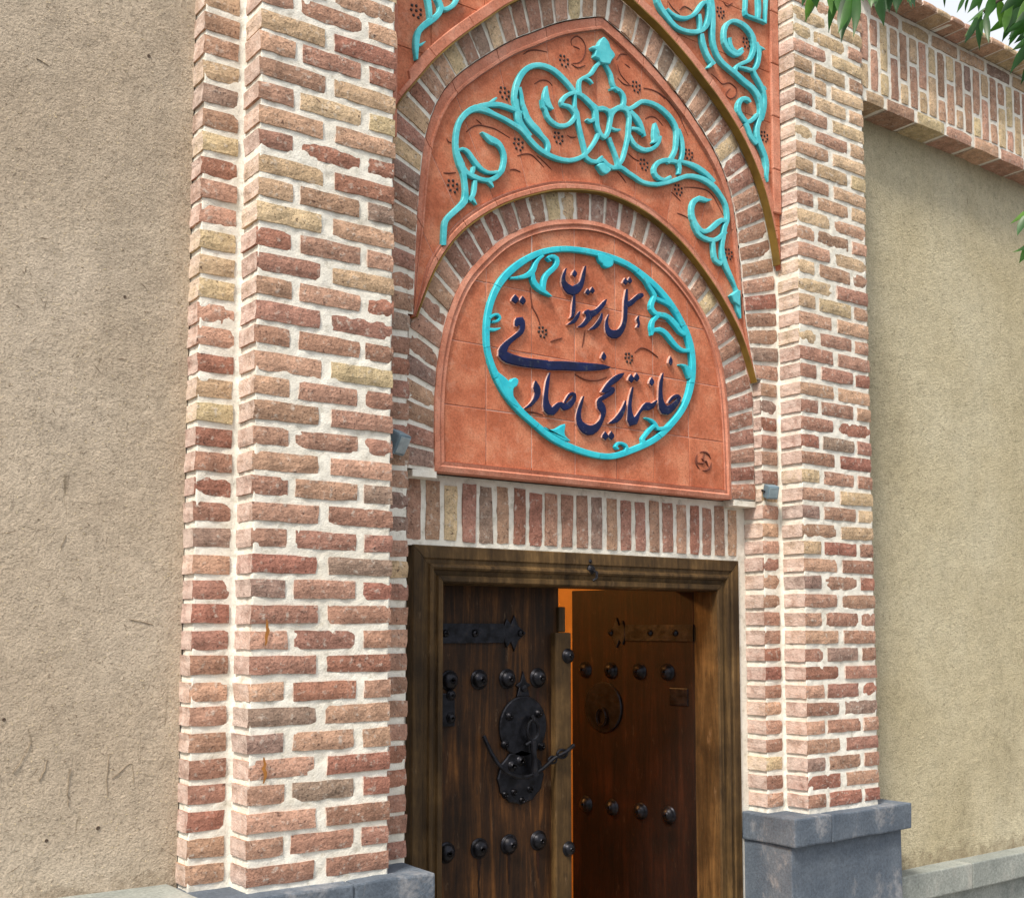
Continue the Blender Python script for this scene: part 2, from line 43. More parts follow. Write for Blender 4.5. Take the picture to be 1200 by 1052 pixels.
MIDP = [[(1.3715,2.8291),(1.3508,2.8036),(1.3451,2.7902),(1.3174,2.7772),(1.3199,2.7678),(1.3339,2.7677),(1.3282,2.7441),(1.3485,2.74),(1.3595,2.7287),(1.3819,2.7325),(1.4007,2.7366),(1.4083,2.7507),(1.4255,2.7736),(1.42,2.7866),(1.4049,2.7968),(1.3957,2.8176)],[(1.3401,2.3472),(1.3473,2.3345),(1.362,2.3222),(1.3786,2.3204),(1.3936,2.3312),(1.403,2.3451),(1.3826,2.3517),(1.3678,2.3597)],[(2.0181,1.989),(2.0368,1.9652),(2.0686,1.9525),(2.0733,2.0168),(2.0572,2.0185)]]
SPAN = [[(0.5618,2.486,0.5547,2.4836),(0.5634,2.5017,0.5515,2.4977),(0.5655,2.5215,0.5482,2.5162),(0.5672,2.5389,0.5472,2.5336),(0.5693,2.5549,0.5479,2.5505),(0.5715,2.5674,0.5502,2.5651),(0.5752,2.5773,0.5561,2.5812),(0.5847,2.5891,0.5669,2.5986),(0.5975,2.602,0.5801,2.615),(0.6112,2.6147,0.5957,2.6303),(0.6263,2.6291,0.6097,2.643),(0.6388,2.6433,0.622,2.6544),(0.6496,2.659,0.6306,2.6639),(0.6564,2.6752,0.6361,2.6742),(0.6581,2.6918,0.6379,2.6833),(0.6517,2.7056,0.6338,2.6918),(0.6445,2.7157,0.6262,2.7033),(0.6389,2.7276,0.6212,2.7171),(0.6345,2.7374,0.618,2.7276)],[(0.615,2.638,0.6004,2.6326),(0.6147,2.6503,0.5991,2.6444),(0.6139,2.6667,0.5969,2.6595),(0.6122,2.682,0.5936,2.6733),(0.6098,2.6971,0.5901,2.6877),(0.6057,2.7133,0.5873,2.7043),(0.6022,2.7256,0.5854,2.7174)],[(0.649,2.6761,0.6518,2.6875),(0.6565,2.6755,0.6593,2.6898),(0.6704,2.6784,0.6664,2.6933),(0.6851,2.6877,0.6759,2.7002),(0.6991,2.7005,0.6858,2.7092),(0.71,2.7153,0.6943,2.7197),(0.7176,2.7322,0.7005,2.7307),(0.7189,2.7506,0.7026,2.7452),(0.718,2.7637,0.7029,2.7584)],[(0.5633,2.526,0.56,2.5352),(0.5691,2.5292,0.5656,2.5382),(0.5773,2.5351,0.572,2.5418),(0.5842,2.5438,0.5798,2.5471),(0.5886,2.5508,0.5868,2.5522)],[(1.5871,3.0505,1.61,3.0614),(1.5903,3.0352,1.614,3.0465),(1.5962,3.0159,1.62,3.0297),(1.6054,3.0021,1.6279,3.0182),(1.6169,2.9904,1.6386,3.0076),(1.6312,2.9782,1.6527,2.9969),(1.6469,2.9672,1.6685,2.9864),(1.6629,2.957,1.6832,2.9758),(1.6817,2.9487,1.6979,2.9677),(1.7032,2.9448,1.7151,2.9636),(1.7266,2.9443,1.7348,2.9626),(1.7529,2.9466,1.7582,2.9653),(1.7792,2.9513,1.7819,2.9705),(1.8033,2.9578,1.802,2.9771),(1.827,2.968,1.8186,2.9849),(1.8492,2.9826,1.8339,2.9952),(1.8682,3.0009,1.8463,3.0069),(1.8814,3.0212,1.8545,3.0206),(1.8893,3.0417,1.8607,3.0371),(1.893,3.0634,1.8656,3.0562),(1.8926,3.0835,1.8675,3.0739),(1.8875,3.0989,1.8656,3.087),(1.8784,3.1095,1.861,3.0945),(1.8636,3.1135,1.8562,3.095),(1.8419,3.1052,1.8548,3.094),(1.8266,3.0873,1.8467,3.0842),(1.8151,3.07,1.8338,3.0665),(1.8038,3.0541,1.8215,3.0503),(1.7919,3.0405,1.8053,3.0324),(1.7737,3.0266,1.7832,3.015),(1.7544,3.0154,1.7583,3.0003),(1.7367,3.0092,1.7339,2.9923),(1.7181,3.0058,1.7118,2.9892),(1.7,3.005,1.691,2.9895),(1.6834,3.0064,1.673,2.9929),(1.6692,3.0106,1.6585,2.9999),(1.6587,3.0152,1.6495,3.0061)],[(1.8153,3.0409,1.8328,3.0486),(1.8182,3.0265,1.8359,3.0342),(1.821,3.0091,1.8386,3.0155),(1.8209,2.9937,1.8368,2.9979),(1.8201,2.9816,1.8342,2.9852)],[(1.8735,3.1409,1.9001,3.1532),(1.879,3.1184,1.9055,3.1305),(1.8844,3.0887,1.9113,3.0993),(1.8847,3.0575,1.9132,3.067),(1.8836,3.0265,1.9131,3.0359),(1.8832,3.0015,1.9112,3.0098),(1.8837,2.9791,1.9096,2.9879),(1.8863,2.9598,1.9104,2.9694),(1.8911,2.9423,1.9137,2.9529),(1.8987,2.9248,1.92,2.9363),(1.9088,2.9085,1.9292,2.9216),(1.9213,2.8945,1.9418,2.9102),(1.9368,2.8828,1.9568,2.9012),(1.9569,2.8746,1.9743,2.8942),(1.9775,2.8685,1.9944,2.8883),(1.9968,2.8628,2.014,2.8838),(2.0157,2.857,2.0353,2.8788),(2.0364,2.8488,2.058,2.8709),(2.0597,2.8399,2.0804,2.863),(2.0852,2.8334,2.1048,2.857),(2.1073,2.8265,2.1306,2.8487),(2.1259,2.8157,2.1523,2.836),(2.1404,2.8021,2.1692,2.8187),(2.1503,2.784,2.1786,2.796),(2.155,2.7633,2.1818,2.7715),(2.1521,2.7428,2.1794,2.7472),(2.1453,2.7214,2.1734,2.7244),(2.1374,2.7011,2.1644,2.7023),(2.1301,2.6793,2.1574,2.6836),(2.128,2.6589,2.1554,2.6664),(2.1306,2.6389,2.1577,2.6499),(2.1391,2.6189,2.1667,2.6332),(2.1502,2.6002,2.1788,2.6154),(2.1636,2.5824,2.1903,2.597),(2.1747,2.5659,2.2006,2.5775),(2.1791,2.5494,2.2066,2.5588),(2.1808,2.5324,2.2088,2.54),(2.1814,2.5142,2.2064,2.5193),(2.1825,2.4958,2.2026,2.501),(2.1882,2.4806,2.2005,2.4846),(2.1938,2.4706,2.1993,2.4724)],[(1.826,2.9665,1.8471,2.9751),(1.8269,2.9534,1.8503,2.963),(1.8299,2.9357,1.8549,2.9474),(1.8367,2.9186,1.8605,2.9309),(1.8457,2.9021,1.8677,2.915),(1.8555,2.8877,1.8773,2.9022),(1.8671,2.8755,1.888,2.8919),(1.8825,2.8664,1.9007,2.8837),(1.8944,2.8611,1.9117,2.8778)],[(1.8823,2.8725,1.8981,2.8712),(1.8771,2.8636,1.8925,2.8621),(1.8716,2.855,1.8824,2.8497),(1.8647,2.848,1.8681,2.8422),(1.8569,2.8416,1.8582,2.8391)],[(1.9824,3.0005,1.999,3.0065),(1.9819,2.9873,2.0012,2.9944),(1.9839,2.9706,2.0053,2.9816),(1.9919,2.9589,2.0117,2.9729),(2.0041,2.9511,2.0198,2.9673),(2.02,2.9479,2.0296,2.9656),(2.0415,2.9526,2.0358,2.9662),(2.0595,2.9686,2.0462,2.9738),(2.0693,2.9812,2.0583,2.985)],[(2.0601,2.9741,2.0715,2.9709),(2.0508,2.9647,2.0639,2.9604),(2.0413,2.9573,2.0491,2.9463),(2.0322,2.9545,2.0302,2.9382),(2.0208,2.9535,2.0113,2.9356),(2.0071,2.9552,1.993,2.9381),(1.994,2.9602,1.9765,2.945),(1.9836,2.9696,1.9634,2.9563),(1.9761,2.9821,1.9541,2.9709),(1.9727,2.9969,1.9501,2.9884),(1.9727,3.0133,1.9501,3.0071),(1.9763,3.0301,1.9534,3.0263),(1.9826,3.0448,1.961,3.0456),(1.991,3.0558,1.9745,3.0627),(2.0015,3.0646,1.9916,3.0767),(2.0133,3.0704,2.0113,3.0873),(2.0271,3.0736,2.0332,3.0938),(2.0446,3.0742,2.0568,3.0958),(2.0628,3.0719,2.0801,3.0938),(2.0796,3.0666,2.1007,3.0875),(2.0946,3.0585,2.1183,3.0779),(2.106,3.0479,2.133,3.0662),(2.114,3.0358,2.1435,3.0511),(2.1195,3.0218,2.1467,3.0322),(2.1216,3.006,2.1453,3.0126),(2.119,2.9905,2.1413,2.994),(2.1128,2.9752,2.1341,2.9759),(2.1045,2.9606,2.1239,2.9583),(2.0944,2.9489,2.1083,2.9405),(2.0789,2.9393,2.086,2.9262),(2.0582,2.9279,2.0667,2.9158),(2.04,2.9158,2.0495,2.9055),(2.0238,2.9023,2.0375,2.8969),(2.0139,2.8879,2.0314,2.8885),(2.0112,2.8739,2.0296,2.881),(2.0185,2.8622,2.0348,2.8734),(2.0262,2.8551,2.0423,2.8666)],[(2.1354,3.027,2.1535,3.0374),(2.1398,3.0135,2.1639,3.027),(2.1438,2.9976,2.1742,3.0108),(2.1463,2.9842,2.1742,2.9925),(2.1464,2.9689,2.1701,2.9742),(2.1418,2.9513,2.1663,2.955),(2.1347,2.9362,2.1588,2.9353),(2.1266,2.9244,2.1448,2.9177),(2.1193,2.9177,2.1227,2.9029),(2.1051,2.9151,2.0978,2.8993),(2.0825,2.9132,2.0777,2.8994),(2.0586,2.9082,2.0559,2.8966),(2.0407,2.9041,2.0384,2.894)],[(2.1564,3.0102,2.1641,3.025),(2.1636,3.0108,2.1709,3.0247),(2.1729,3.0117,2.1799,3.0236),(2.1836,3.0135,2.1883,3.0207),(2.1926,3.0149,2.1945,3.0179)],[(2.1166,2.905,2.1345,2.9152),(2.1202,2.8983,2.1389,2.9091),(2.1274,2.8879,2.1463,2.9003),(2.1397,2.8758,2.1586,2.8891),(2.1529,2.8624,2.1729,2.8754),(2.1653,2.8481,2.1859,2.8606),(2.1747,2.8328,2.1965,2.8428),(2.1784,2.8141,2.2008,2.8215),(2.1787,2.7937,2.2012,2.7998),(2.177,2.7749,2.1993,2.7795),(2.1727,2.7562,2.1945,2.7588),(2.1635,2.7335,2.1851,2.7343),(2.1548,2.715,2.1768,2.7156)],[(2.1759,2.8551,2.1897,2.8659),(2.1852,2.8517,2.1949,2.8593),(2.1946,2.8484,2.2001,2.8527)],[(2.0853,3.2271,2.1005,3.2319),(2.0839,3.209,2.0995,3.2139),(2.0822,3.1873,2.0981,3.1921),(2.081,3.1718,2.0965,3.1763),(2.0801,3.1575,2.0952,3.1619),(2.0775,3.1411,2.093,3.1455),(2.0806,3.1254,2.0943,3.1357),(2.0993,3.1222,2.1051,3.1348),(2.1187,3.1241,2.1245,3.1366),(2.1375,3.125,2.1433,3.1377),(2.1554,3.1262,2.1614,3.1388),(2.1704,3.1273,2.1764,3.1392),(2.1828,3.1281,2.1896,3.1386),(2.1947,3.1279,2.2007,3.1353),(2.2038,3.1274,2.2077,3.1321)],[(2.152,3.2494,2.1753,3.2576),(2.1522,3.2323,2.1754,3.2405),(2.1525,3.2102,2.1757,3.2185),(2.1531,3.1907,2.1766,3.1991),(2.1534,3.1718,2.1766,3.1791),(2.1524,3.1506,2.1736,3.1565),(2.1512,3.1339,2.1704,3.1392)],[(2.2069,3.2683,2.221,3.2728),(2.2061,3.2512,2.2195,3.2554),(2.2048,3.2282,2.2173,3.2319),(2.2026,3.2051,2.2147,3.2086),(2.2002,3.1806,2.212,3.1841),(2.1985,3.1526,2.2094,3.1558),(2.1974,3.1305,2.2076,3.1335)],[(2.1089,2.7764,2.0996,2.7696),(2.1054,2.7839,2.0906,2.7724),(2.0942,2.7919,2.082,2.7729),(2.0749,2.7909,2.0722,2.7711),(2.0519,2.7815,2.0652,2.7686),(2.0355,2.7646,2.0579,2.7608),(2.0261,2.7469,2.0509,2.7488),(2.0229,2.73,2.0487,2.7371),(2.0254,2.7143,2.0505,2.7259),(2.0342,2.7015,2.0569,2.7167),(2.0462,2.6917,2.0676,2.7082),(2.0598,2.6816,2.0804,2.6995),(2.0845,2.677,2.0873,2.6969),(2.1132,2.6924,2.0996,2.7037),(2.1336,2.71,2.1183,2.7178),(2.1474,2.7258,2.13,2.7295),(2.1547,2.7365,2.1381,2.7395)],[(2.0632,2.6752,2.0888,2.6889),(2.07,2.6639,2.0957,2.6776),(2.0788,2.6495,2.1046,2.6629),(2.0863,2.6365,2.1113,2.649),(2.0966,2.623,2.1185,2.6376),(2.1134,2.6115,2.1328,2.6279),(2.1271,2.604,2.1464,2.6207)]]
RING = [(0.8927,1.6262,0.8709,1.6208),(0.8915,1.6381,0.8692,1.6334),(0.8907,1.6521,0.868,1.6481),(0.8907,1.6684,0.8672,1.6648),(0.8913,1.6856,0.8672,1.6826),(0.8927,1.7024,0.8682,1.7001),(0.8949,1.7192,0.87,1.7177),(0.8976,1.7359,0.8729,1.7352),(0.9015,1.753,0.8771,1.7535),(0.9068,1.7714,0.8824,1.7729),(0.9141,1.7905,0.8896,1.7938),(0.9242,1.8113,0.8989,1.8163),(0.9365,1.832,0.9109,1.8397),(0.9512,1.852,0.9258,1.8626),(0.9677,1.8714,0.9433,1.8848),(0.986,1.8899,0.9636,1.9056),(1.006,1.9079,0.9853,1.9249),(1.0267,1.9251,1.0082,1.943),(1.0481,1.9412,1.0321,1.9598),(1.0699,1.9557,1.0563,1.9749),(1.0921,1.9687,1.0813,1.9885),(1.1152,1.9802,1.107,2.0005),(1.1391,1.9901,1.1333,2.0109),(1.1638,1.9987,1.1602,2.0197),(1.1893,2.0059,1.1877,2.0272),(1.2157,2.0118,1.2159,2.0333),(1.2433,2.0165,1.2453,2.0381),(1.2728,2.0198,1.2764,2.0419),(1.3041,2.022,1.3091,2.0446),(1.3376,2.0232,1.344,2.0462),(1.3723,2.0232,1.38,2.0466),(1.4076,2.0223,1.4165,2.0457),(1.4417,2.0201,1.4522,2.0432),(1.4729,2.0162,1.4852,2.0389),(1.5014,2.0111,1.5154,2.0332),(1.5256,2.0046,1.5418,2.0259),(1.5483,1.9968,1.5654,2.0178),(1.5704,1.9885,1.5884,2.0092),(1.592,1.9791,1.6112,1.9997),(1.6143,1.9685,1.6346,1.9891),(1.636,1.9568,1.6581,1.9771),(1.6572,1.9433,1.6811,1.9634),(1.6778,1.9287,1.7031,1.9484),(1.6975,1.9133,1.7239,1.9324),(1.7161,1.8974,1.7432,1.9156),(1.7334,1.8813,1.7606,1.8984),(1.749,1.8651,1.7763,1.8809),(1.7626,1.8488,1.7903,1.8635),(1.7745,1.8324,1.8028,1.8464),(1.7846,1.8162,1.8143,1.8298),(1.7933,1.7998,1.8247,1.8127),(1.8011,1.7825,1.8335,1.7945),(1.8079,1.7647,1.8408,1.7753),(1.814,1.7462,1.8458,1.7551),(1.8187,1.7276,1.8491,1.7347),(1.8215,1.7094,1.851,1.715),(1.8226,1.6916,1.8517,1.696),(1.8215,1.675,1.8515,1.6781),(1.8191,1.6586,1.8503,1.6607),(1.8159,1.6419,1.8479,1.6431),(1.8118,1.6247,1.8441,1.6247),(1.8067,1.606,1.8385,1.605),(1.8004,1.5868,1.8312,1.5843),(1.7922,1.5672,1.8221,1.5633),(1.7823,1.5479,1.811,1.542),(1.77,1.5291,1.7977,1.5213),(1.7558,1.5107,1.7823,1.501),(1.7392,1.4927,1.7646,1.4811),(1.721,1.4748,1.746,1.4622),(1.7027,1.4576,1.7267,1.4441),(1.6841,1.4414,1.7073,1.4271),(1.6664,1.4267,1.6884,1.4116),(1.6485,1.4135,1.6683,1.3969),(1.6286,1.401,1.6464,1.3829),(1.6068,1.3892,1.6226,1.3697),(1.5822,1.3776,1.5962,1.3569),(1.5558,1.3663,1.5687,1.3449),(1.5283,1.3553,1.5402,1.3334),(1.501,1.3449,1.5123,1.3229),(1.4757,1.3354,1.4864,1.3133),(1.4528,1.3276,1.4612,1.3051),(1.4324,1.3218,1.4381,1.2991),(1.4132,1.3181,1.4144,1.295),(1.3918,1.3164,1.3893,1.2933),(1.3685,1.3164,1.3637,1.2935),(1.3433,1.3179,1.3366,1.2951),(1.3171,1.3207,1.3091,1.2979),(1.2911,1.3246,1.2817,1.3017),(1.2652,1.3295,1.2545,1.3064),(1.2395,1.3353,1.2275,1.312),(1.2145,1.3419,1.2011,1.3185),(1.1902,1.3491,1.1756,1.326),(1.1677,1.3569,1.1516,1.3345),(1.1476,1.3651,1.1302,1.344),(1.1293,1.3738,1.1112,1.3539),(1.1136,1.3827,1.0945,1.3639),(1.0982,1.392,1.0797,1.3733),(1.083,1.4008,1.0649,1.382),(1.0681,1.4096,1.0498,1.3908),(1.0524,1.419,1.0339,1.4002),(1.0372,1.429,1.0173,1.4106),(1.0224,1.4404,1.0009,1.422),(1.0082,1.4528,0.9847,1.4343),(0.9952,1.4662,0.9692,1.4474),(0.9827,1.4802,0.9547,1.461),(0.9704,1.4943,0.9412,1.4754),(0.9582,1.5084,0.929,1.4902),(0.9461,1.5223,0.918,1.5054),(0.9348,1.5358,0.9081,1.5211),(0.9247,1.5497,0.8995,1.5371),(0.9159,1.5635,0.8922,1.5529),(0.909,1.5772,0.8864,1.5683),(0.9036,1.5903,0.8818,1.582),(0.8995,1.6008,0.8782,1.5933),(0.8965,1.6101,0.8753,1.603),(0.8943,1.618,0.8729,1.6113)]
MED = [[(0.9748,1.8705,0.9745,1.8771),(0.9925,1.873,0.9919,1.8823),(1.0153,1.877,1.013,1.8895),(1.0354,1.8821,1.03,1.8975),(1.055,1.8899,1.0433,1.9057),(1.071,1.9017,1.0529,1.9139),(1.0826,1.9154,1.0608,1.9224),(1.0884,1.9302,1.066,1.9314),(1.091,1.941,1.0728,1.9446),(1.0967,1.952,1.0825,1.9572),(1.1035,1.962,1.0929,1.9682),(1.1112,1.9693,1.1044,1.9767),(1.1182,1.9747,1.1123,1.9814)],[(1.0579,1.9159,1.0774,1.9205),(1.0582,1.9009,1.079,1.9059),(1.0609,1.8817,1.0824,1.8905),(1.0684,1.8677,1.0891,1.8817),(1.0792,1.8573,1.0978,1.8745),(1.0935,1.8505,1.1076,1.8692),(1.107,1.8468,1.1196,1.8637),(1.1201,1.8442,1.1298,1.8572),(1.1323,1.8424,1.1387,1.8511),(1.1428,1.841,1.1464,1.8459),(1.1502,1.8401,1.1518,1.8423)],[(1.1256,1.8599,1.1058,1.857),(1.1269,1.8737,1.1057,1.8708),(1.1296,1.8894,1.1074,1.8889),(1.1338,1.9,1.1126,1.9036),(1.1398,1.9094,1.1213,1.9174),(1.1497,1.9189,1.1346,1.9305),(1.1629,1.9307,1.1465,1.941),(1.175,1.943,1.1574,1.952),(1.1853,1.9577,1.1638,1.9604),(1.1884,1.9731,1.1653,1.9682),(1.1835,1.9864,1.1644,1.9731),(1.1687,1.9918,1.1607,1.9754),(1.1533,1.9905,1.153,1.9766),(1.1386,1.9842,1.1443,1.9742),(1.1279,1.973,1.1404,1.9739),(1.1368,1.9653,1.1428,1.972),(1.1459,1.9627,1.1499,1.9674)],[(0.8921,1.718,0.8833,1.7248),(0.8987,1.7243,0.8905,1.7309),(0.9064,1.7306,0.9009,1.7385),(0.914,1.7344,0.9116,1.7432),(0.9191,1.7355,0.9234,1.7447),(0.9231,1.7326,0.9326,1.7394),(0.925,1.729,0.9368,1.7304),(0.9227,1.7257,0.9315,1.7205),(0.9174,1.7214,0.922,1.7132),(0.9092,1.7189,0.9096,1.7097),(0.9004,1.7173,0.9005,1.7085)],[(0.8871,1.6789,0.8886,1.69),(0.897,1.6791,0.8983,1.6909),(0.9109,1.681,0.9093,1.6922),(0.9235,1.6875,0.9204,1.6945),(0.9319,1.6932,0.93,1.6971)],[(1.5464,1.9956,1.5549,2.0045),(1.5657,1.9856,1.5755,1.9958),(1.5869,1.9731,1.5997,1.9838),(1.5969,1.9625,1.6133,1.9723),(1.606,1.9502,1.6233,1.9614),(1.6202,1.9364,1.6387,1.9491),(1.6283,1.9256,1.6518,1.9327),(1.625,1.9174,1.6464,1.9133),(1.6166,1.9027,1.639,1.9011),(1.6121,1.8885,1.6354,1.8897),(1.6132,1.8729,1.6355,1.8825),(1.6252,1.8608,1.6426,1.8755),(1.6439,1.8529,1.6543,1.8706),(1.6678,1.8521,1.6708,1.8716),(1.6864,1.8523,1.6957,1.873),(1.7027,1.8492,1.7171,1.8677),(1.719,1.8436,1.7355,1.8595),(1.7354,1.8334,1.7538,1.8476),(1.7482,1.8239,1.7668,1.8379)],[(1.6439,1.9127,1.6519,1.9276),(1.6591,1.9103,1.6674,1.9255),(1.6792,1.9067,1.6883,1.9221),(1.6994,1.9029,1.7092,1.9182),(1.7171,1.8978,1.7308,1.9118),(1.7323,1.8878,1.7488,1.8998),(1.7439,1.8782,1.7604,1.8898)],[(1.6466,1.8596,1.6633,1.8505),(1.6355,1.8482,1.6511,1.8401),(1.6223,1.8327,1.6394,1.8283),(1.6157,1.819,1.6366,1.8195),(1.6132,1.8074,1.6361,1.8104),(1.6143,1.797,1.6365,1.8027),(1.6166,1.7903,1.6363,1.7928),(1.6182,1.7829,1.6307,1.7827),(1.6191,1.7763,1.6255,1.7761)],[(1.6284,1.7889,1.6245,1.8001),(1.6445,1.7927,1.6399,1.8075),(1.66,1.7944,1.6645,1.8145),(1.6725,1.792,1.6869,1.8115),(1.6868,1.7863,1.7055,1.8035),(1.6994,1.7768,1.7215,1.7918),(1.7134,1.7647,1.7348,1.7801),(1.728,1.7541,1.748,1.7693),(1.7439,1.7448,1.7605,1.7605),(1.761,1.7385,1.7734,1.7543),(1.7797,1.7352,1.7858,1.7509),(1.8012,1.7369,1.8012,1.7519),(1.8161,1.7395,1.8156,1.7544)],[(1.704,1.8488,1.7182,1.8618),(1.7192,1.8384,1.7361,1.8536),(1.737,1.826,1.7577,1.8424),(1.7492,1.8161,1.7712,1.8305),(1.7628,1.8063,1.7804,1.8217),(1.7794,1.8007,1.7913,1.8165),(1.7909,1.7985,1.8014,1.813)],[(1.763,1.685,1.7638,1.688),(1.7743,1.6827,1.7766,1.6905),(1.785,1.6783,1.7952,1.6913),(1.7903,1.6709,1.8118,1.6864),(1.7952,1.6616,1.8258,1.6775),(1.8021,1.6494,1.8356,1.6626),(1.8082,1.6381,1.841,1.6507)],[(1.5847,1.4635,1.5859,1.4663),(1.5972,1.46,1.6,1.4662),(1.6111,1.4552,1.6178,1.4647),(1.6191,1.4499,1.6309,1.4606),(1.6258,1.4439,1.6419,1.454),(1.6317,1.4352,1.6501,1.4436),(1.6443,1.4246,1.6545,1.4388),(1.6647,1.4245,1.6633,1.4393),(1.6834,1.429,1.6789,1.4427),(1.7044,1.4368,1.6981,1.4486),(1.7203,1.4437,1.7144,1.4544)],[(1.6268,1.4474,1.6408,1.4389),(1.6123,1.435,1.6266,1.4263),(1.5947,1.4194,1.6096,1.4111),(1.581,1.4056,1.5963,1.3981),(1.5712,1.395,1.586,1.3874),(1.5679,1.3926,1.5815,1.3836),(1.5646,1.3838,1.5841,1.3868),(1.5671,1.372,1.5857,1.3763),(1.5701,1.3617,1.5878,1.3658)],[(1.4888,1.3209,1.475,1.3252),(1.4964,1.3323,1.4827,1.3362),(1.5028,1.3477,1.4878,1.3463),(1.4954,1.3585,1.485,1.3498),(1.4836,1.3635,1.4771,1.3532),(1.4693,1.3656,1.4668,1.3547),(1.4536,1.3637,1.4584,1.354),(1.4414,1.3551,1.453,1.3496),(1.4358,1.3442,1.45,1.3456),(1.4439,1.3365,1.4513,1.3441),(1.4512,1.3344,1.4567,1.3406)]]
MEDP = [[(1.3631,2.0364),(1.3648,2.0167),(1.3721,2.0038),(1.3831,2.0001),(1.3904,1.9915),(1.409,1.9901),(1.4315,2.0022),(1.4362,2.0189),(1.4243,2.0311)],[(1.1185,1.3789),(1.132,1.3749),(1.1662,1.3806),(1.2077,1.4018),(1.2059,1.3743),(1.211,1.3585),(1.2319,1.3441),(1.1902,1.3455)],[(0.9151,1.5454),(0.9456,1.5349),(0.9699,1.5208),(0.9829,1.5318),(0.9976,1.535),(1.0074,1.527),(1.0009,1.5088),(0.9862,1.4963),(0.9894,1.4649),(1.0074,1.4351),(0.9683,1.4518),(0.936,1.5033)]]
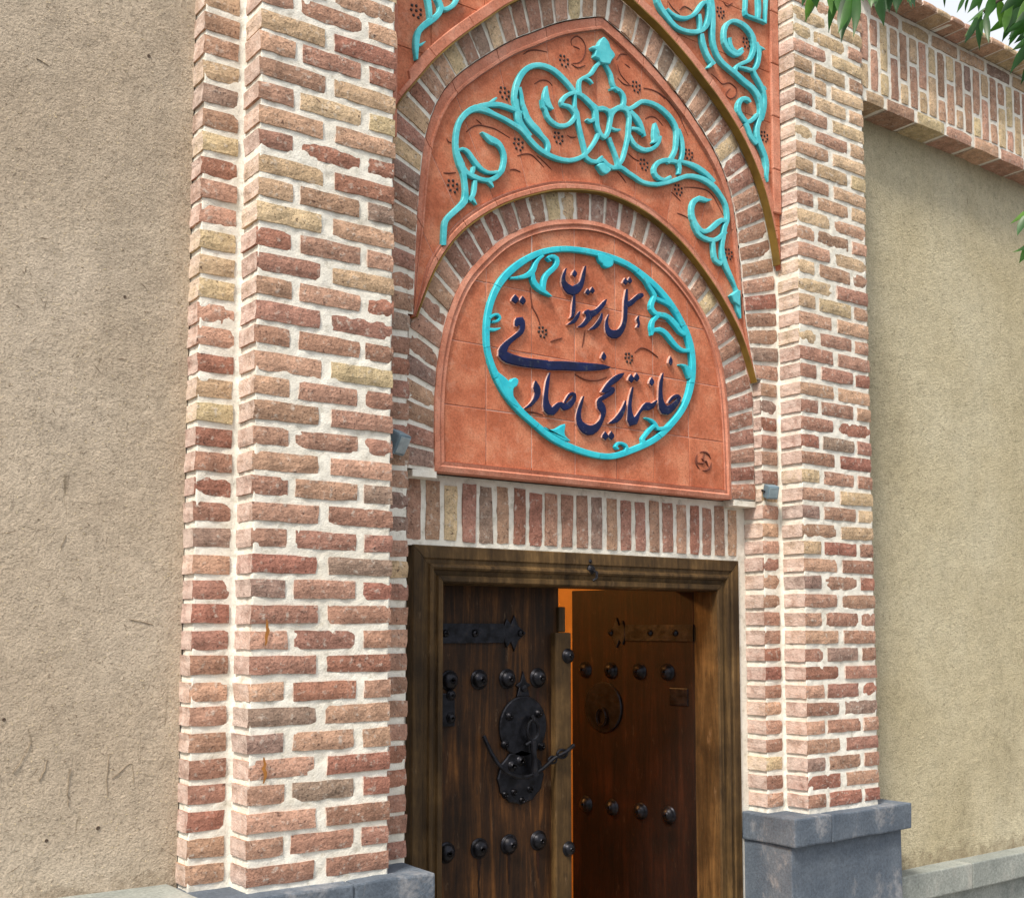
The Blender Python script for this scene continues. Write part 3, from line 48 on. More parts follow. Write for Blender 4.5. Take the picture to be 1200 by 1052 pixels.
LET = [([[(1.2165,1.9538,1.2213,1.9532),(1.2101,1.9442,1.2189,1.9433),(1.2026,1.9308,1.2168,1.9308),(1.1977,1.917,1.2155,1.9185),(1.1959,1.9012,1.2176,1.9091),(1.2003,1.8856,1.2266,1.9032),(1.2092,1.8725,1.2379,1.8993),(1.223,1.8626,1.2478,1.8974),(1.2483,1.8594,1.2482,1.8976),(1.2738,1.8718,1.2487,1.8976),(1.2871,1.8857,1.2595,1.9037),(1.296,1.9004,1.2708,1.9103),(1.3019,1.9162,1.2808,1.9192),(1.3061,1.9324,1.2861,1.9317),(1.3086,1.9477,1.2904,1.9471),(1.3096,1.9651,1.2978,1.9646),(1.3099,1.9787,1.3038,1.9784)]],[[(1.2565,1.9569),(1.2677,1.9473),(1.2684,1.9401),(1.2578,1.9279),(1.2444,1.9349),(1.246,1.9425)]]),([[(1.2505,1.864,1.2601,1.8654),(1.2478,1.8472,1.2612,1.8491),(1.2447,1.8269,1.262,1.8292),(1.2432,1.8114,1.2614,1.8135),(1.2422,1.7993,1.2593,1.7999),(1.2411,1.7916,1.2549,1.7898),(1.24,1.7867,1.2486,1.7824),(1.2373,1.7831,1.2398,1.7784),(1.233,1.78,1.2342,1.7774)],[(1.2776,1.8105,1.2824,1.8096),(1.2704,1.8033,1.281,1.801),(1.2613,1.7937,1.2771,1.7891),(1.2526,1.7831,1.27,1.7768),(1.2451,1.7741,1.2575,1.7639),(1.2337,1.7639,1.2383,1.7561),(1.2223,1.7552,1.2236,1.7526)]],[]),([[(1.2985,1.8055,1.2974,1.8093),(1.3071,1.8025,1.3036,1.8173),(1.3087,1.7975,1.3197,1.8255),(1.3063,1.7957,1.3361,1.822),(1.3051,1.799,1.3449,1.8078),(1.3075,1.7977,1.3376,1.7925),(1.3057,1.7888,1.3259,1.7811),(1.2966,1.7772,1.3132,1.768),(1.2867,1.7672,1.2978,1.7558),(1.2778,1.7596,1.2804,1.7512),(1.2686,1.7536,1.2693,1.7508)],[(1.3292,1.7921,1.3171,1.8196),(1.3419,1.7993,1.3308,1.8233),(1.3598,1.8105,1.345,1.8278),(1.3729,1.8227,1.3553,1.834),(1.3827,1.8339,1.3663,1.843),(1.3928,1.8448,1.3762,1.8527),(1.4012,1.8557,1.385,1.8617),(1.4048,1.8668,1.3942,1.8693),(1.4056,1.8743,1.4016,1.8753)],[(1.3802,1.8212,1.3847,1.8214),(1.3753,1.8121,1.3861,1.8125),(1.3687,1.8015,1.3856,1.7995),(1.3614,1.7917,1.3797,1.7865),(1.3534,1.7821,1.3712,1.7744),(1.3463,1.7741,1.361,1.7645),(1.3392,1.7668,1.3486,1.7567),(1.3294,1.7586,1.3332,1.7517),(1.3203,1.7519,1.3217,1.7493)]],[[(1.3165,1.8999),(1.3279,1.8914),(1.3286,1.8851),(1.3179,1.8741),(1.3043,1.8801),(1.3058,1.8869)],[(1.3377,1.9093),(1.3485,1.9008),(1.3492,1.8944),(1.3389,1.8834),(1.3259,1.8896),(1.3274,1.8964)]]),([[(1.4988,1.9292,1.5081,1.9303),(1.4936,1.9087,1.5087,1.9104),(1.488,1.8825,1.5089,1.8852),(1.4864,1.8596,1.5082,1.8629),(1.4854,1.8386,1.5068,1.8413),(1.4837,1.8204,1.5055,1.8225),(1.4799,1.8047,1.5025,1.8042),(1.4723,1.7897,1.4962,1.7857),(1.4624,1.778,1.4868,1.768),(1.4504,1.7716,1.4735,1.7513),(1.4429,1.7702,1.4533,1.7378),(1.4401,1.7698,1.4284,1.7347),(1.4342,1.7689,1.4097,1.7408),(1.4267,1.7698,1.3995,1.7531),(1.4181,1.7752,1.3963,1.767),(1.4132,1.785,1.3961,1.7814),(1.4114,1.7967,1.3989,1.7962),(1.4139,1.8106,1.4068,1.8115),(1.4176,1.8222,1.4139,1.8227)],[(1.5038,1.8606,1.4949,1.8792),(1.5132,1.8643,1.5034,1.8831),(1.5284,1.8723,1.5125,1.888),(1.542,1.8847,1.5244,1.8961),(1.5532,1.8955,1.5383,1.9066),(1.5636,1.9017,1.5484,1.9156),(1.5721,1.9061,1.5584,1.9233),(1.5795,1.9118,1.5711,1.9277),(1.586,1.9168,1.5798,1.9293)]],[[(1.4958,1.9718),(1.5072,1.9622),(1.5079,1.9551),(1.497,1.9429),(1.4834,1.9499),(1.485,1.9575)],[(1.5177,1.9787),(1.5285,1.9695),(1.5292,1.9626),(1.5188,1.9509),(1.5058,1.9577),(1.5073,1.9649)]]),([[(1.5591,1.8397,1.5635,1.8391),(1.5532,1.8339,1.5632,1.8328),(1.5477,1.824,1.5638,1.8268),(1.5517,1.8151,1.5652,1.8207),(1.5553,1.8093,1.5667,1.811),(1.5521,1.8022,1.5637,1.8006),(1.5477,1.7956,1.5607,1.7935)]],[]),([[(1.003,1.7106,0.9955,1.7119),(1.0119,1.717,0.9934,1.7204),(1.0212,1.7219,0.9938,1.7326),(1.0255,1.7236,1.001,1.7436),(1.0089,1.7208,1.0292,1.751),(1.0096,1.7222,1.0398,1.7374),(1.0151,1.7169,1.0409,1.7226),(1.0151,1.7092,1.0388,1.7086),(1.0115,1.7013,1.0313,1.693),(1.0018,1.6918,1.0161,1.6792),(0.9875,1.6804,1.0012,1.6681),(0.9747,1.6707,0.9885,1.658),(0.9613,1.6605,0.9784,1.6485),(0.9474,1.6492,0.9704,1.6371),(0.9347,1.6362,0.9661,1.6271),(0.9261,1.6217,0.9647,1.6196),(0.9256,1.6015,0.9656,1.6208),(0.9404,1.5873,0.968,1.6215),(0.9587,1.5806,0.9778,1.6189),(0.9824,1.578,0.9944,1.6163),(1.0015,1.5774,1.0134,1.6143),(1.0069,1.5769,1.0204,1.6132),(1.0166,1.5766,1.0246,1.6131),(1.037,1.5766,1.044,1.6129),(1.0645,1.5773,1.0698,1.6134),(1.1019,1.5796,1.106,1.6154),(1.131,1.5813,1.1386,1.6171),(1.1289,1.6137,1.1379,1.5809),(1.1313,1.5788,1.1333,1.6136),(1.1641,1.5831,1.1638,1.618),(1.203,1.5882,1.2045,1.6237),(1.2323,1.5907,1.2361,1.6264),(1.2634,1.5935,1.2659,1.6284),(1.3004,1.5983,1.3018,1.6314),(1.336,1.6039,1.3368,1.6341),(1.3645,1.6095,1.3645,1.6361),(1.3872,1.6152,1.3879,1.6367),(1.406,1.6216,1.407,1.6343),(1.4188,1.6267,1.4192,1.6316)]],[[(0.996,1.8223),(1.0113,1.8116),(1.0123,1.8034),(0.998,1.7892),(0.9797,1.797),(0.9817,1.8056)],[(1.0274,1.8229),(1.0404,1.8121),(1.0412,1.8042),(1.0291,1.7907),(1.0136,1.7986),(1.0153,1.807)]]),([],[[(1.3898,1.6824),(1.4014,1.6704),(1.4021,1.662),(1.3911,1.6485),(1.3773,1.6577),(1.3789,1.6664)]]),([[(1.0804,1.5369,1.0839,1.5379),(1.0756,1.5261,1.0931,1.531),(1.0716,1.5123,1.1029,1.5217),(1.0746,1.5016,1.1068,1.5119),(1.0775,1.4953,1.1069,1.4968),(1.0766,1.4863,1.0999,1.4816),(1.0724,1.4751,1.0898,1.4685),(1.0649,1.4646,1.0785,1.4566),(1.0556,1.4549,1.065,1.4461),(1.0433,1.4446,1.0474,1.4386),(1.0323,1.4366,1.0339,1.4342)]],[]),([[(1.1415,1.5734,1.1472,1.5731),(1.1349,1.5601,1.1457,1.5594),(1.1275,1.5423,1.1439,1.542),(1.1237,1.5254,1.1417,1.5259),(1.121,1.5085,1.14,1.5093),(1.1175,1.4916,1.139,1.4927),(1.1148,1.4738,1.1405,1.4781),(1.1137,1.4552,1.1472,1.4648),(1.118,1.4369,1.1542,1.4574),(1.1348,1.4252,1.1561,1.4557),(1.1628,1.4266,1.1503,1.4533),(1.1809,1.4431,1.1554,1.4564),(1.1888,1.4549,1.1692,1.4682),(1.1937,1.4603,1.1811,1.4753),(1.1912,1.4609,1.1981,1.4796),(1.1887,1.458,1.2125,1.4735),(1.2046,1.4479,1.2108,1.4749),(1.2258,1.4532,1.2133,1.4762),(1.2417,1.4635,1.2227,1.4803),(1.2538,1.477,1.2329,1.4874),(1.2619,1.4913,1.2413,1.4956),(1.2643,1.5048,1.2444,1.503),(1.2606,1.5161,1.245,1.507),(1.2471,1.5199,1.2454,1.507),(1.2341,1.5157,1.2411,1.5065),(1.2246,1.5067,1.2345,1.5015),(1.2172,1.4967,1.2264,1.493),(1.2104,1.4857,1.2189,1.4832),(1.2057,1.4772,1.2132,1.475)]],[]),([[(1.2932,1.51,1.2982,1.5094),(1.2846,1.4956,1.295,1.4943),(1.2744,1.4772,1.291,1.4753),(1.267,1.4612,1.2864,1.4593),(1.2617,1.4442,1.2841,1.4452),(1.26,1.4266,1.2859,1.4314),(1.2631,1.4083,1.2917,1.4212),(1.2735,1.3909,1.3038,1.4151),(1.2895,1.3775,1.3163,1.4121),(1.3115,1.3716,1.3223,1.4115),(1.3378,1.3756,1.3253,1.411),(1.3594,1.3893,1.3358,1.413),(1.3743,1.4056,1.3508,1.4197),(1.3845,1.4226,1.3632,1.4297),(1.3916,1.4382,1.3725,1.4418),(1.3982,1.4518,1.3749,1.4524),(1.4021,1.466,1.3727,1.4602),(1.4002,1.4804,1.3666,1.465),(1.3966,1.49,1.3587,1.4733),(1.3882,1.4984,1.3557,1.4847),(1.382,1.5024,1.3553,1.4981),(1.3793,1.4999,1.3623,1.5104),(1.3839,1.5036,1.3711,1.5161),(1.3961,1.5112,1.3847,1.5244),(1.411,1.5198,1.3994,1.5331),(1.4247,1.5275,1.4127,1.541),(1.4376,1.5367,1.4211,1.5465),(1.4441,1.5482,1.4256,1.5504),(1.4393,1.5604,1.4294,1.5484),(1.423,1.5613,1.4259,1.5456),(1.4067,1.5578,1.4151,1.5406),(1.3917,1.5495,1.4032,1.5354),(1.3817,1.5425,1.3921,1.5302)],[(1.3867,1.5304,1.376,1.5353),(1.4004,1.5433,1.3863,1.5499),(1.4176,1.558,1.4008,1.5683),(1.433,1.5673,1.4152,1.5826),(1.4489,1.5767,1.4293,1.5941),(1.463,1.5873,1.4448,1.6041),(1.4748,1.5978,1.4599,1.6118),(1.4826,1.6084,1.4746,1.6162),(1.4875,1.6162,1.4852,1.6184)]],[[(1.3942,1.3964),(1.4084,1.3843),(1.4093,1.376),(1.3958,1.3629),(1.3787,1.3721),(1.3807,1.3807)],[(1.4229,1.3999),(1.4367,1.3877),(1.4376,1.3794),(1.4245,1.3662),(1.408,1.3756),(1.4099,1.3842)]]),([[(1.4909,1.5179,1.4949,1.5179),(1.4854,1.5072,1.4957,1.507),(1.4774,1.4939,1.495,1.4918),(1.4686,1.4816,1.4909,1.4768),(1.4589,1.4698,1.483,1.4612),(1.4478,1.4578,1.4709,1.446),(1.4376,1.4476,1.4529,1.4322),(1.4234,1.4363,1.4284,1.4258),(1.4093,1.4268,1.4105,1.4241)]],[]),([[(1.5251,1.5715,1.5324,1.5712),(1.5187,1.5566,1.5304,1.5562),(1.5113,1.5372,1.5278,1.5371),(1.507,1.5194,1.5248,1.5197),(1.5038,1.5012,1.5232,1.5028),(1.5013,1.4825,1.5252,1.4859),(1.4999,1.4644,1.5302,1.4712),(1.4982,1.4458,1.5402,1.4592),(1.5117,1.425,1.5393,1.4614),(1.5493,1.4368,1.5205,1.4573),(1.5566,1.4518,1.5329,1.4616),(1.5606,1.4652,1.5426,1.4692),(1.5644,1.4764,1.5523,1.4804),(1.5727,1.4861,1.5613,1.4913),(1.5831,1.4928,1.5704,1.5027),(1.5946,1.493,1.5804,1.5148),(1.6047,1.4922,1.5941,1.5247),(1.6146,1.4962,1.6119,1.5261),(1.6345,1.507,1.6192,1.5232),(1.6458,1.5233,1.6321,1.5291),(1.6508,1.5353,1.6445,1.5378)]],[[(1.5204,1.6192),(1.5341,1.6072),(1.5349,1.5986),(1.5219,1.5849),(1.5055,1.594),(1.5075,1.6029)],[(1.5473,1.6271),(1.5605,1.615),(1.5613,1.6064),(1.5487,1.5926),(1.5329,1.6018),(1.5348,1.6107)],[(1.6223,1.621),(1.6345,1.6086),(1.6353,1.5999),(1.6235,1.5862),(1.6088,1.5957),(1.6106,1.6046)]]),([[(1.6784,1.6435,1.6832,1.6433),(1.6702,1.6288,1.6819,1.6284),(1.6611,1.608,1.6804,1.6086),(1.6575,1.5851,1.6785,1.5869),(1.6558,1.5623,1.6782,1.5652),(1.6544,1.5426,1.6814,1.5476),(1.6548,1.524,1.6878,1.5342),(1.6577,1.5054,1.6991,1.5248),(1.6723,1.4879,1.704,1.5244),(1.7053,1.4882,1.6954,1.5241),(1.7252,1.4993,1.7033,1.5247),(1.7416,1.5135,1.717,1.5305),(1.7549,1.5289,1.7324,1.5402),(1.7675,1.545,1.7463,1.5526),(1.7758,1.5616,1.753,1.56),(1.7627,1.5732,1.7544,1.5571),(1.7459,1.5724,1.7487,1.5569),(1.7312,1.5656,1.7412,1.5545),(1.7191,1.5562,1.7307,1.5488),(1.709,1.5439,1.7195,1.5397),(1.7025,1.5342,1.7105,1.531)]],[[(1.7204,1.7143),(1.7305,1.7),(1.731,1.6903),(1.7212,1.6752),(1.709,1.6862),(1.7105,1.6962)]])]
GRAPES = {'mid':[(1.0009,2.3426),(0.7337,2.1346),(1.2021,2.697),(1.1762,2.4102),(0.9423,2.5063),(1.5462,2.701),(1.5822,2.4134),(1.7586,2.357),(2.0293,2.1619),(1.8166,2.5101)],'span':[(0.5632,2.652),(1.9569,3.1023),(2.1997,2.6651),(2.1026,3.0235)],'medal':[(1.1214,1.7154),(1.5196,1.6805)]}
VINES = {'mid':[[(0.6971,2.1685),(0.7183,2.1722),(0.7457,2.1814)],[(0.7853,2.3275),(0.8071,2.3492),(0.8354,2.3648),(0.864,2.3683),(0.8993,2.3695),(0.9285,2.3636),(0.9645,2.3539)],[(0.8259,2.381),(0.8481,2.3708)],[(0.7085,2.2865),(0.7147,2.2775),(0.7269,2.2767)],[(0.9646,2.242),(0.9844,2.2495),(1.0076,2.2455)],[(1.2381,2.7626),(1.2346,2.7817),(1.2564,2.803),(1.2818,2.8022),(1.2999,2.7816),(1.296,2.7455),(1.274,2.7128),(1.2414,2.6987)],[(1.2417,2.7637),(1.2743,2.7621)],[(1.2342,2.6951),(1.263,2.6892),(1.2994,2.7088)],[(1.0221,2.6652),(1.0458,2.685),(1.0799,2.6983),(1.1248,2.7049)],[(1.0695,2.573),(1.0969,2.595),(1.128,2.6011),(1.1489,2.5902)],[(0.9952,2.2989),(1.0219,2.3124),(1.0521,2.3186),(1.0792,2.3073),(1.1099,2.287)],[(1.0792,2.3212),(1.11,2.3065),(1.1444,2.287)],[(1.2151,2.4287),(1.2329,2.4248),(1.258,2.4342)],[(0.9688,2.2446),(0.9853,2.2486),(1.0085,2.2474)],[(1.454,2.7577),(1.469,2.7235),(1.515,2.6966)],[(1.4484,2.7739),(1.4697,2.8027),(1.5006,2.8076)],[(1.4535,2.7071),(1.484,2.6922),(1.5189,2.6977)],[(1.5816,2.7052),(1.6214,2.7104),(1.6616,2.7066),(1.6918,2.6937)],[(1.4887,2.7711),(1.5157,2.7641)],[(1.583,2.7027),(1.6309,2.7118),(1.6792,2.7041),(1.7197,2.6848),(1.7605,2.6529),(1.7808,2.6275),(1.8115,2.583)],[(1.5896,2.5885),(1.6136,2.604),(1.6456,2.6066),(1.6816,2.5858)],[(1.4503,2.3519),(1.4729,2.3368),(1.4919,2.3207)],[(1.5007,2.4348),(1.5315,2.4218),(1.5587,2.4196)],[(1.7878,2.3729),(1.8466,2.385),(1.9063,2.3895),(1.9405,2.3771),(1.9661,2.3515),(2.0046,2.3067)],[(1.7214,2.3394),(1.7458,2.3267),(1.7703,2.314)],[(1.7489,2.2636),(1.7736,2.2629),(1.8068,2.2578)]],'span':[[(1.8975,2.8358),(1.9287,2.8267),(1.96,2.8128),(1.9985,2.8285),(2.0369,2.8165),(2.0363,2.7886),(2.0036,2.7656),(1.9783,2.7768),(2.0045,2.8072)],[(1.6721,3.0521),(1.6962,3.0325),(1.733,3.0199)],[(1.7333,3.0385),(1.7585,3.0608),(1.8003,3.0574)],[(1.971,3.1517),(1.9929,3.1397),(2.0245,3.163)]],'medal':[[(1.2646,1.586),(1.293,1.5758),(1.3326,1.5725),(1.3764,1.5796),(1.4134,1.5943)],[(1.5477,1.7034),(1.579,1.7255),(1.6181,1.7224),(1.6653,1.7026)],[(1.0674,1.8597),(1.074,1.8007),(1.0977,1.7664),(1.1112,1.7357)],[(1.3121,1.7505),(1.3046,1.7156),(1.2973,1.6864)],[(1.1556,1.6849),(1.1764,1.6949),(1.2078,1.7065)],[(1.0502,1.4286),(1.0836,1.4297),(1.1207,1.4257)]]}
LEAVES = [(0.5956,-1.4565,2.0265,0.5899,-1.4304,1.9636,0.0196),(0.5454,-1.528,1.9767,0.5525,-1.5274,1.9256,0.012),(0.7384,-1.4197,2.0977,0.7334,-1.3774,2.007,0.0244),(0.5271,-1.5828,1.9384,0.5096,-1.5813,1.8309,0.0235),(0.5143,-1.6044,1.9243,0.4939,-1.5857,1.8431,0.0182),(0.5146,-1.6143,1.9267,0.5129,-1.6069,1.8315,0.0182),(0.6873,-1.4815,2.0273,0.6615,-1.4705,1.9411,0.0217),(0.7365,-1.5083,2.0506,0.7535,-1.5066,1.9736,0.0273),(0.578,-1.6636,1.9256,0.5802,-1.657,1.8863,0.0182),(0.6055,-1.5857,1.9707,0.6017,-1.5853,1.9304,0.0137),(0.6443,-1.6039,1.9719,0.6519,-1.5913,1.9335,0.0155),(0.5978,-1.5046,2.0089,0.5899,-1.5175,1.9385,0.0158),(0.8108,-1.6177,2.0182,0.8255,-1.6053,1.9952,0.0089),(0.7718,-1.6881,1.9694,0.7437,-1.6836,1.9228,0.0086),(0.8028,-1.6766,1.9814,0.8205,-1.655,1.9605,0.0087),(1.0089,-1.584,2.1005,1.0126,-1.5701,2.0625,0.0114),(0.988,-1.595,2.0454,0.9758,-1.5556,1.9998,0.015),(0.8174,-1.6868,1.9309,0.7743,-1.6794,1.87,0.0139),(0.9073,-1.639,1.992,0.911,-1.6302,1.9178,0.0163),(0.8226,-1.6992,1.9453,0.8164,-1.708,1.8712,0.0139),(0.8346,-1.6879,1.9396,0.8333,-1.6854,1.9003,0.0122),(0.7817,-1.7066,1.9179,0.7624,-1.7043,1.8808,0.012),(0.8757,-1.7007,1.9876,0.8965,-1.6848,1.9443,0.0159),(0.9355,-1.6907,2.0065,0.9151,-1.6849,1.9354,0.0215),(0.865,-1.7663,1.9366,0.8325,-1.7391,1.8703,0.0172),(0.8561,-1.7881,1.9028,0.788,-1.7562,1.8632,0.0153),(0.9624,-1.7348,1.931,0.8944,-1.7103,1.8797,0.016),(0.9531,-1.7393,1.9114,0.8993,-1.7021,1.8334,0.023),(1.0252,-1.6951,1.9146,1.0124,-1.6617,1.8596,0.0201),(0.9637,-1.6696,2.0462,0.9406,-1.6351,2.0122,0.0164),(0.882,-1.7419,1.9857,0.8596,-1.709,1.9476,0.0174),(0.8934,-1.7645,1.9792,0.8696,-1.7357,1.9211,0.0191),(0.8901,-1.7652,1.949,0.8552,-1.7374,1.887,0.019),(0.8138,-1.8213,1.9196,0.7755,-1.8059,1.8553,0.0199),(1.1135,-1.6581,2.0468,1.0648,-1.6358,1.982,0.0208),(0.9754,-1.6785,2.0499,0.9715,-1.6595,2.0001,0.0182),(1.0371,-1.7017,1.9648,1.0054,-1.6757,1.9203,0.0183),(0.9922,-1.6862,1.5783,0.9339,-1.671,1.5334,0.009),(0.8158,-1.7769,1.5004,0.7851,-1.7717,1.4495,0.015),(0.8577,-1.7691,1.4582,0.7988,-1.7522,1.4253,0.0084),(0.8453,-1.7687,1.4472,0.8285,-1.7486,1.4097,0.0168),(0.8781,-1.7823,1.5992,0.879,-1.7443,1.55,0.0169),(1.0508,-1.6904,1.5582,1.023,-1.6625,1.5137,0.0182),(1.0597,-1.6791,1.4885,1.0226,-1.6635,1.4297,0.0183),(1.0141,-1.6066,2.0723,1.014,-1.5792,2.053,0.0132),(0.9427,-1.639,2.0492,0.9519,-1.6444,2.0194,0.0128),(1.1175,-1.7054,1.9226,1.0989,-1.6673,1.8609,0.0185),(0.9752,-1.6862,1.9909,0.9696,-1.6467,1.9471,0.0203),(1.027,-1.7316,1.944,0.9964,-1.7123,1.8759,0.0184),(1.0306,-1.7763,2.0126,1.0111,-1.7778,1.9438,0.0231),(0.7806,-1.7423,1.9466,0.7841,-1.7237,1.9029,0.0179),(1.0956,-1.727,2.054,1.1221,-1.7045,1.9843,0.0192),(1.1244,-1.7214,2.0723,1.1132,-1.7035,2.0083,0.0227),(0.8225,-1.8212,1.9791,0.7844,-1.7894,1.9347,0.0152),(1.1615,-1.7106,2.0259,1.1586,-1.6828,1.9838,0.0184),(0.9514,-1.7485,2.0255,0.926,-1.7282,1.9761,0.0166),(0.8872,-1.7978,1.8228,0.8475,-1.7849,1.7439,0.0194),(0.825,-1.821,1.8857,0.8478,-1.8035,1.8352,0.0154),(0.9731,-1.6951,2.0075,0.93,-1.6839,1.9465,0.0206),(0.944,-1.7707,1.9922,0.8817,-1.753,1.9368,0.0199),(0.8764,-1.8021,1.9107,0.8507,-1.7614,1.8647,0.0212),(0.9375,-1.667,2.0391,0.9112,-1.6433,1.9799,0.0207),(0.9154,-1.8033,1.9191,0.8834,-1.7632,1.8682,0.0167),(1.1081,-1.6596,2.0361,1.0587,-1.6226,1.9818,0.0193),(0.8694,-1.8609,1.9429,0.8026,-1.8386,1.8815,0.0165),(0.8317,-1.8127,1.7921,0.8535,-1.7889,1.7359,0.0183),(0.941,-1.7221,2.0831,0.9092,-1.6696,2.0452,0.0176),(0.8477,-1.7981,1.9114,0.8106,-1.7829,1.8535,0.019),(1.0513,-1.7394,2.0995,1.0463,-1.7013,2.0507,0.0176),(0.9423,-1.8059,2.0363,0.8788,-1.7863,1.9835,0.0189),(1.032,-1.6492,2.0929,1.0135,-1.645,2.0303,0.021),(1.0226,-1.687,2.0009,0.9651,-1.6652,1.9515,0.0227),(1.0473,-1.7285,2.0319,1.0555,-1.7044,1.9853,0.0181),(0.9896,-1.6802,2.119,0.9567,-1.6607,2.0616,0.0196),(1.0817,-1.7416,2.0473,1.0389,-1.7304,1.9816,0.0209),(0.8253,-1.7306,2.032,0.8107,-1.7201,1.9744,0.0185),(1.0812,-1.6788,2.0815,1.0102,-1.6461,2.0189,0.0215),(1.0314,-1.6437,2.1123,1.0081,-1.5996,2.067,0.0173),(1.1431,-1.6718,1.9631,1.0968,-1.6416,1.9038,0.0236),(0.9104,-1.8324,1.9429,0.8834,-1.8263,1.8856,0.0164),(1.0243,-1.6528,2.026,0.9978,-1.5956,1.9975,0.0189),(1.0743,-1.7509,2.0738,1.0646,-1.7385,2.0075,0.0183),(0.7927,-1.7131,1.9807,0.7873,-1.6799,1.938,0.0176),(1.0123,-1.6317,2.0994,0.9794,-1.6314,2.0329,0.0189),(0.8582,-1.7858,1.9098,0.8359,-1.7405,1.8705,0.0216),(1.1016,-1.7085,2.1016,1.0429,-1.674,2.0519,0.0235),(0.9247,-1.8058,1.8947,0.9065,-1.79,1.8183,0.0202),(0.9872,-1.7425,1.9361,0.9436,-1.7334,1.8636,0.0222),(1.0412,-1.6657,2.0701,1.0155,-1.6399,2.0276,0.0224),(1.0513,-1.695,2.0166,1.0201,-1.6857,1.9525,0.022),(1.1277,-1.682,2.1559,1.1103,-1.6458,2.1088,0.0226),(0.8728,-1.7428,1.9281,0.8815,-1.7113,1.8836,0.0179),(1.0522,-1.7361,2.098,1.0434,-1.7012,2.0676,0.0191),(0.6025,-1.6755,1.9571,0.5825,-1.6874,1.8904,0.0183),(0.6479,-1.415,2.0639,0.6276,-1.408,1.9964,0.0212),(0.6814,-1.5356,2.0342,0.6694,-1.5463,1.9711,0.0172),(0.8293,-1.4514,2.1138,0.8397,-1.4537,2.0598,0.0201),(0.839,-1.5235,2.1115,0.8105,-1.5269,2.0365,0.0182),(0.6128,-1.5019,2.0401,0.5819,-1.505,1.971,0.0204),(0.6756,-1.3787,2.1149,0.6596,-1.3645,2.0495,0.0196),(0.5305,-1.6124,1.9599,0.518,-1.6286,1.8956,0.0162),(0.6192,-1.4822,2.058,0.6085,-1.4996,1.9919,0.0163),(0.6482,-1.651,1.9789,0.6508,-1.6517,1.9169,0.0182),(0.7129,-1.5662,2.0237,0.721,-1.5604,1.9674,0.0183),(0.7605,-1.5525,2.0718,0.7651,-1.5597,2.0123,0.0208),(0.7727,-1.5607,2.0551,0.76,-1.5704,1.9883,0.0213),(0.5182,-1.5152,1.9833,0.5369,-1.5029,1.9446,0.0221)]
BRANCH = [[(1.1253,-1.7889,2.1454),(0.9496,-1.7131,2.0627),(0.7631,-1.6333,2.0206),(0.6647,-1.5598,2.0136),(0.5591,-1.4812,2.0101)],[(1.1253,-1.7889,2.1454),(0.9936,-1.7439,2.0448),(0.8774,-1.7149,1.9891),(0.8394,-1.6836,1.9576)],[(1.2845,-1.7543,1.8625),(1.1048,-1.7246,1.6442),(0.9938,-1.6986,1.5805),(0.9933,-1.6903,1.5001)],[(1.1253,-1.7889,2.1454),(1.0114,-1.7501,1.9734),(0.9351,-1.749,1.9017)],[(1.1253,-1.7889,2.1454),(1.2468,-1.7412,2.0141),(1.2845,-1.7543,1.8625)]]


# ------------------------------------------------------------------ helpers
WP = {}
def wpos(o): return WP.get(o.name, Vector((0, 0, 0))) if o else Vector((0, 0, 0))
def thing(name, label, cat, loc=(0, 0, 0), group=None, kind=None):
    o = bpy.data.objects.new(name, None); C.objects.link(o); o.location = loc; o.empty_display_size = .1
    WP[o.name] = Vector(loc); tag(o, label, cat, group, kind); return o
def tag(o, label=None, cat=None, group=None, kind=None):
    if label: o['label'] = label
    if cat: o['category'] = cat
    if group: o['group'] = group
    if kind: o['kind'] = kind
    return o
def link(name, me, parent=None, loc=(0, 0, 0), rot=None, local=False):
    o = bpy.data.objects.new(name, me); C.objects.link(o); o.location = loc
    if rot: o.rotation_euler = rot
    WP[o.name] = Vector(loc)
    if parent:
        o.parent = parent
        if not local: o.matrix_parent_inverse = Matrix.Translation(wpos(parent)).inverted()
    return o
def mk(name, V, F, mats, parent=None, loc=(0, 0, 0), smooth=False, fm=None, local=False):
    me = bpy.data.meshes.new(name); me.from_pydata([tuple(v) for v in V], [], F); me.update()
    for m in (mats if isinstance(mats, (list, tuple)) else [mats]): me.materials.append(m)
    if fm:
        for p, i in zip(me.polygons, fm): p.material_index = i
    if smooth:
        for p in me.polygons: p.use_smooth = True
    return link(name, me, parent, loc, local=local)
def origin_mk(name, V, F, mats, parent=None, **k):
    c = Vector((sum(v[0] for v in V), sum(v[1] for v in V), sum(v[2] for v in V))) / len(V)
    return mk(name, [Vector(v) - c for v in V], F, mats, parent, loc=c, **k)
def box_vf(x0, x1, y0, y1, z0, z1):
    V = [(x0, y0, z0), (x1, y0, z0), (x1, y1, z0), (x0, y1, z0), (x0, y0, z1), (x1, y0, z1), (x1, y1, z1), (x0, y1, z1)]
    return V, [(0, 1, 5, 4), (1, 2, 6, 5), (2, 3, 7, 6), (3, 0, 4, 7), (4, 5, 6, 7), (3, 2, 1, 0)]
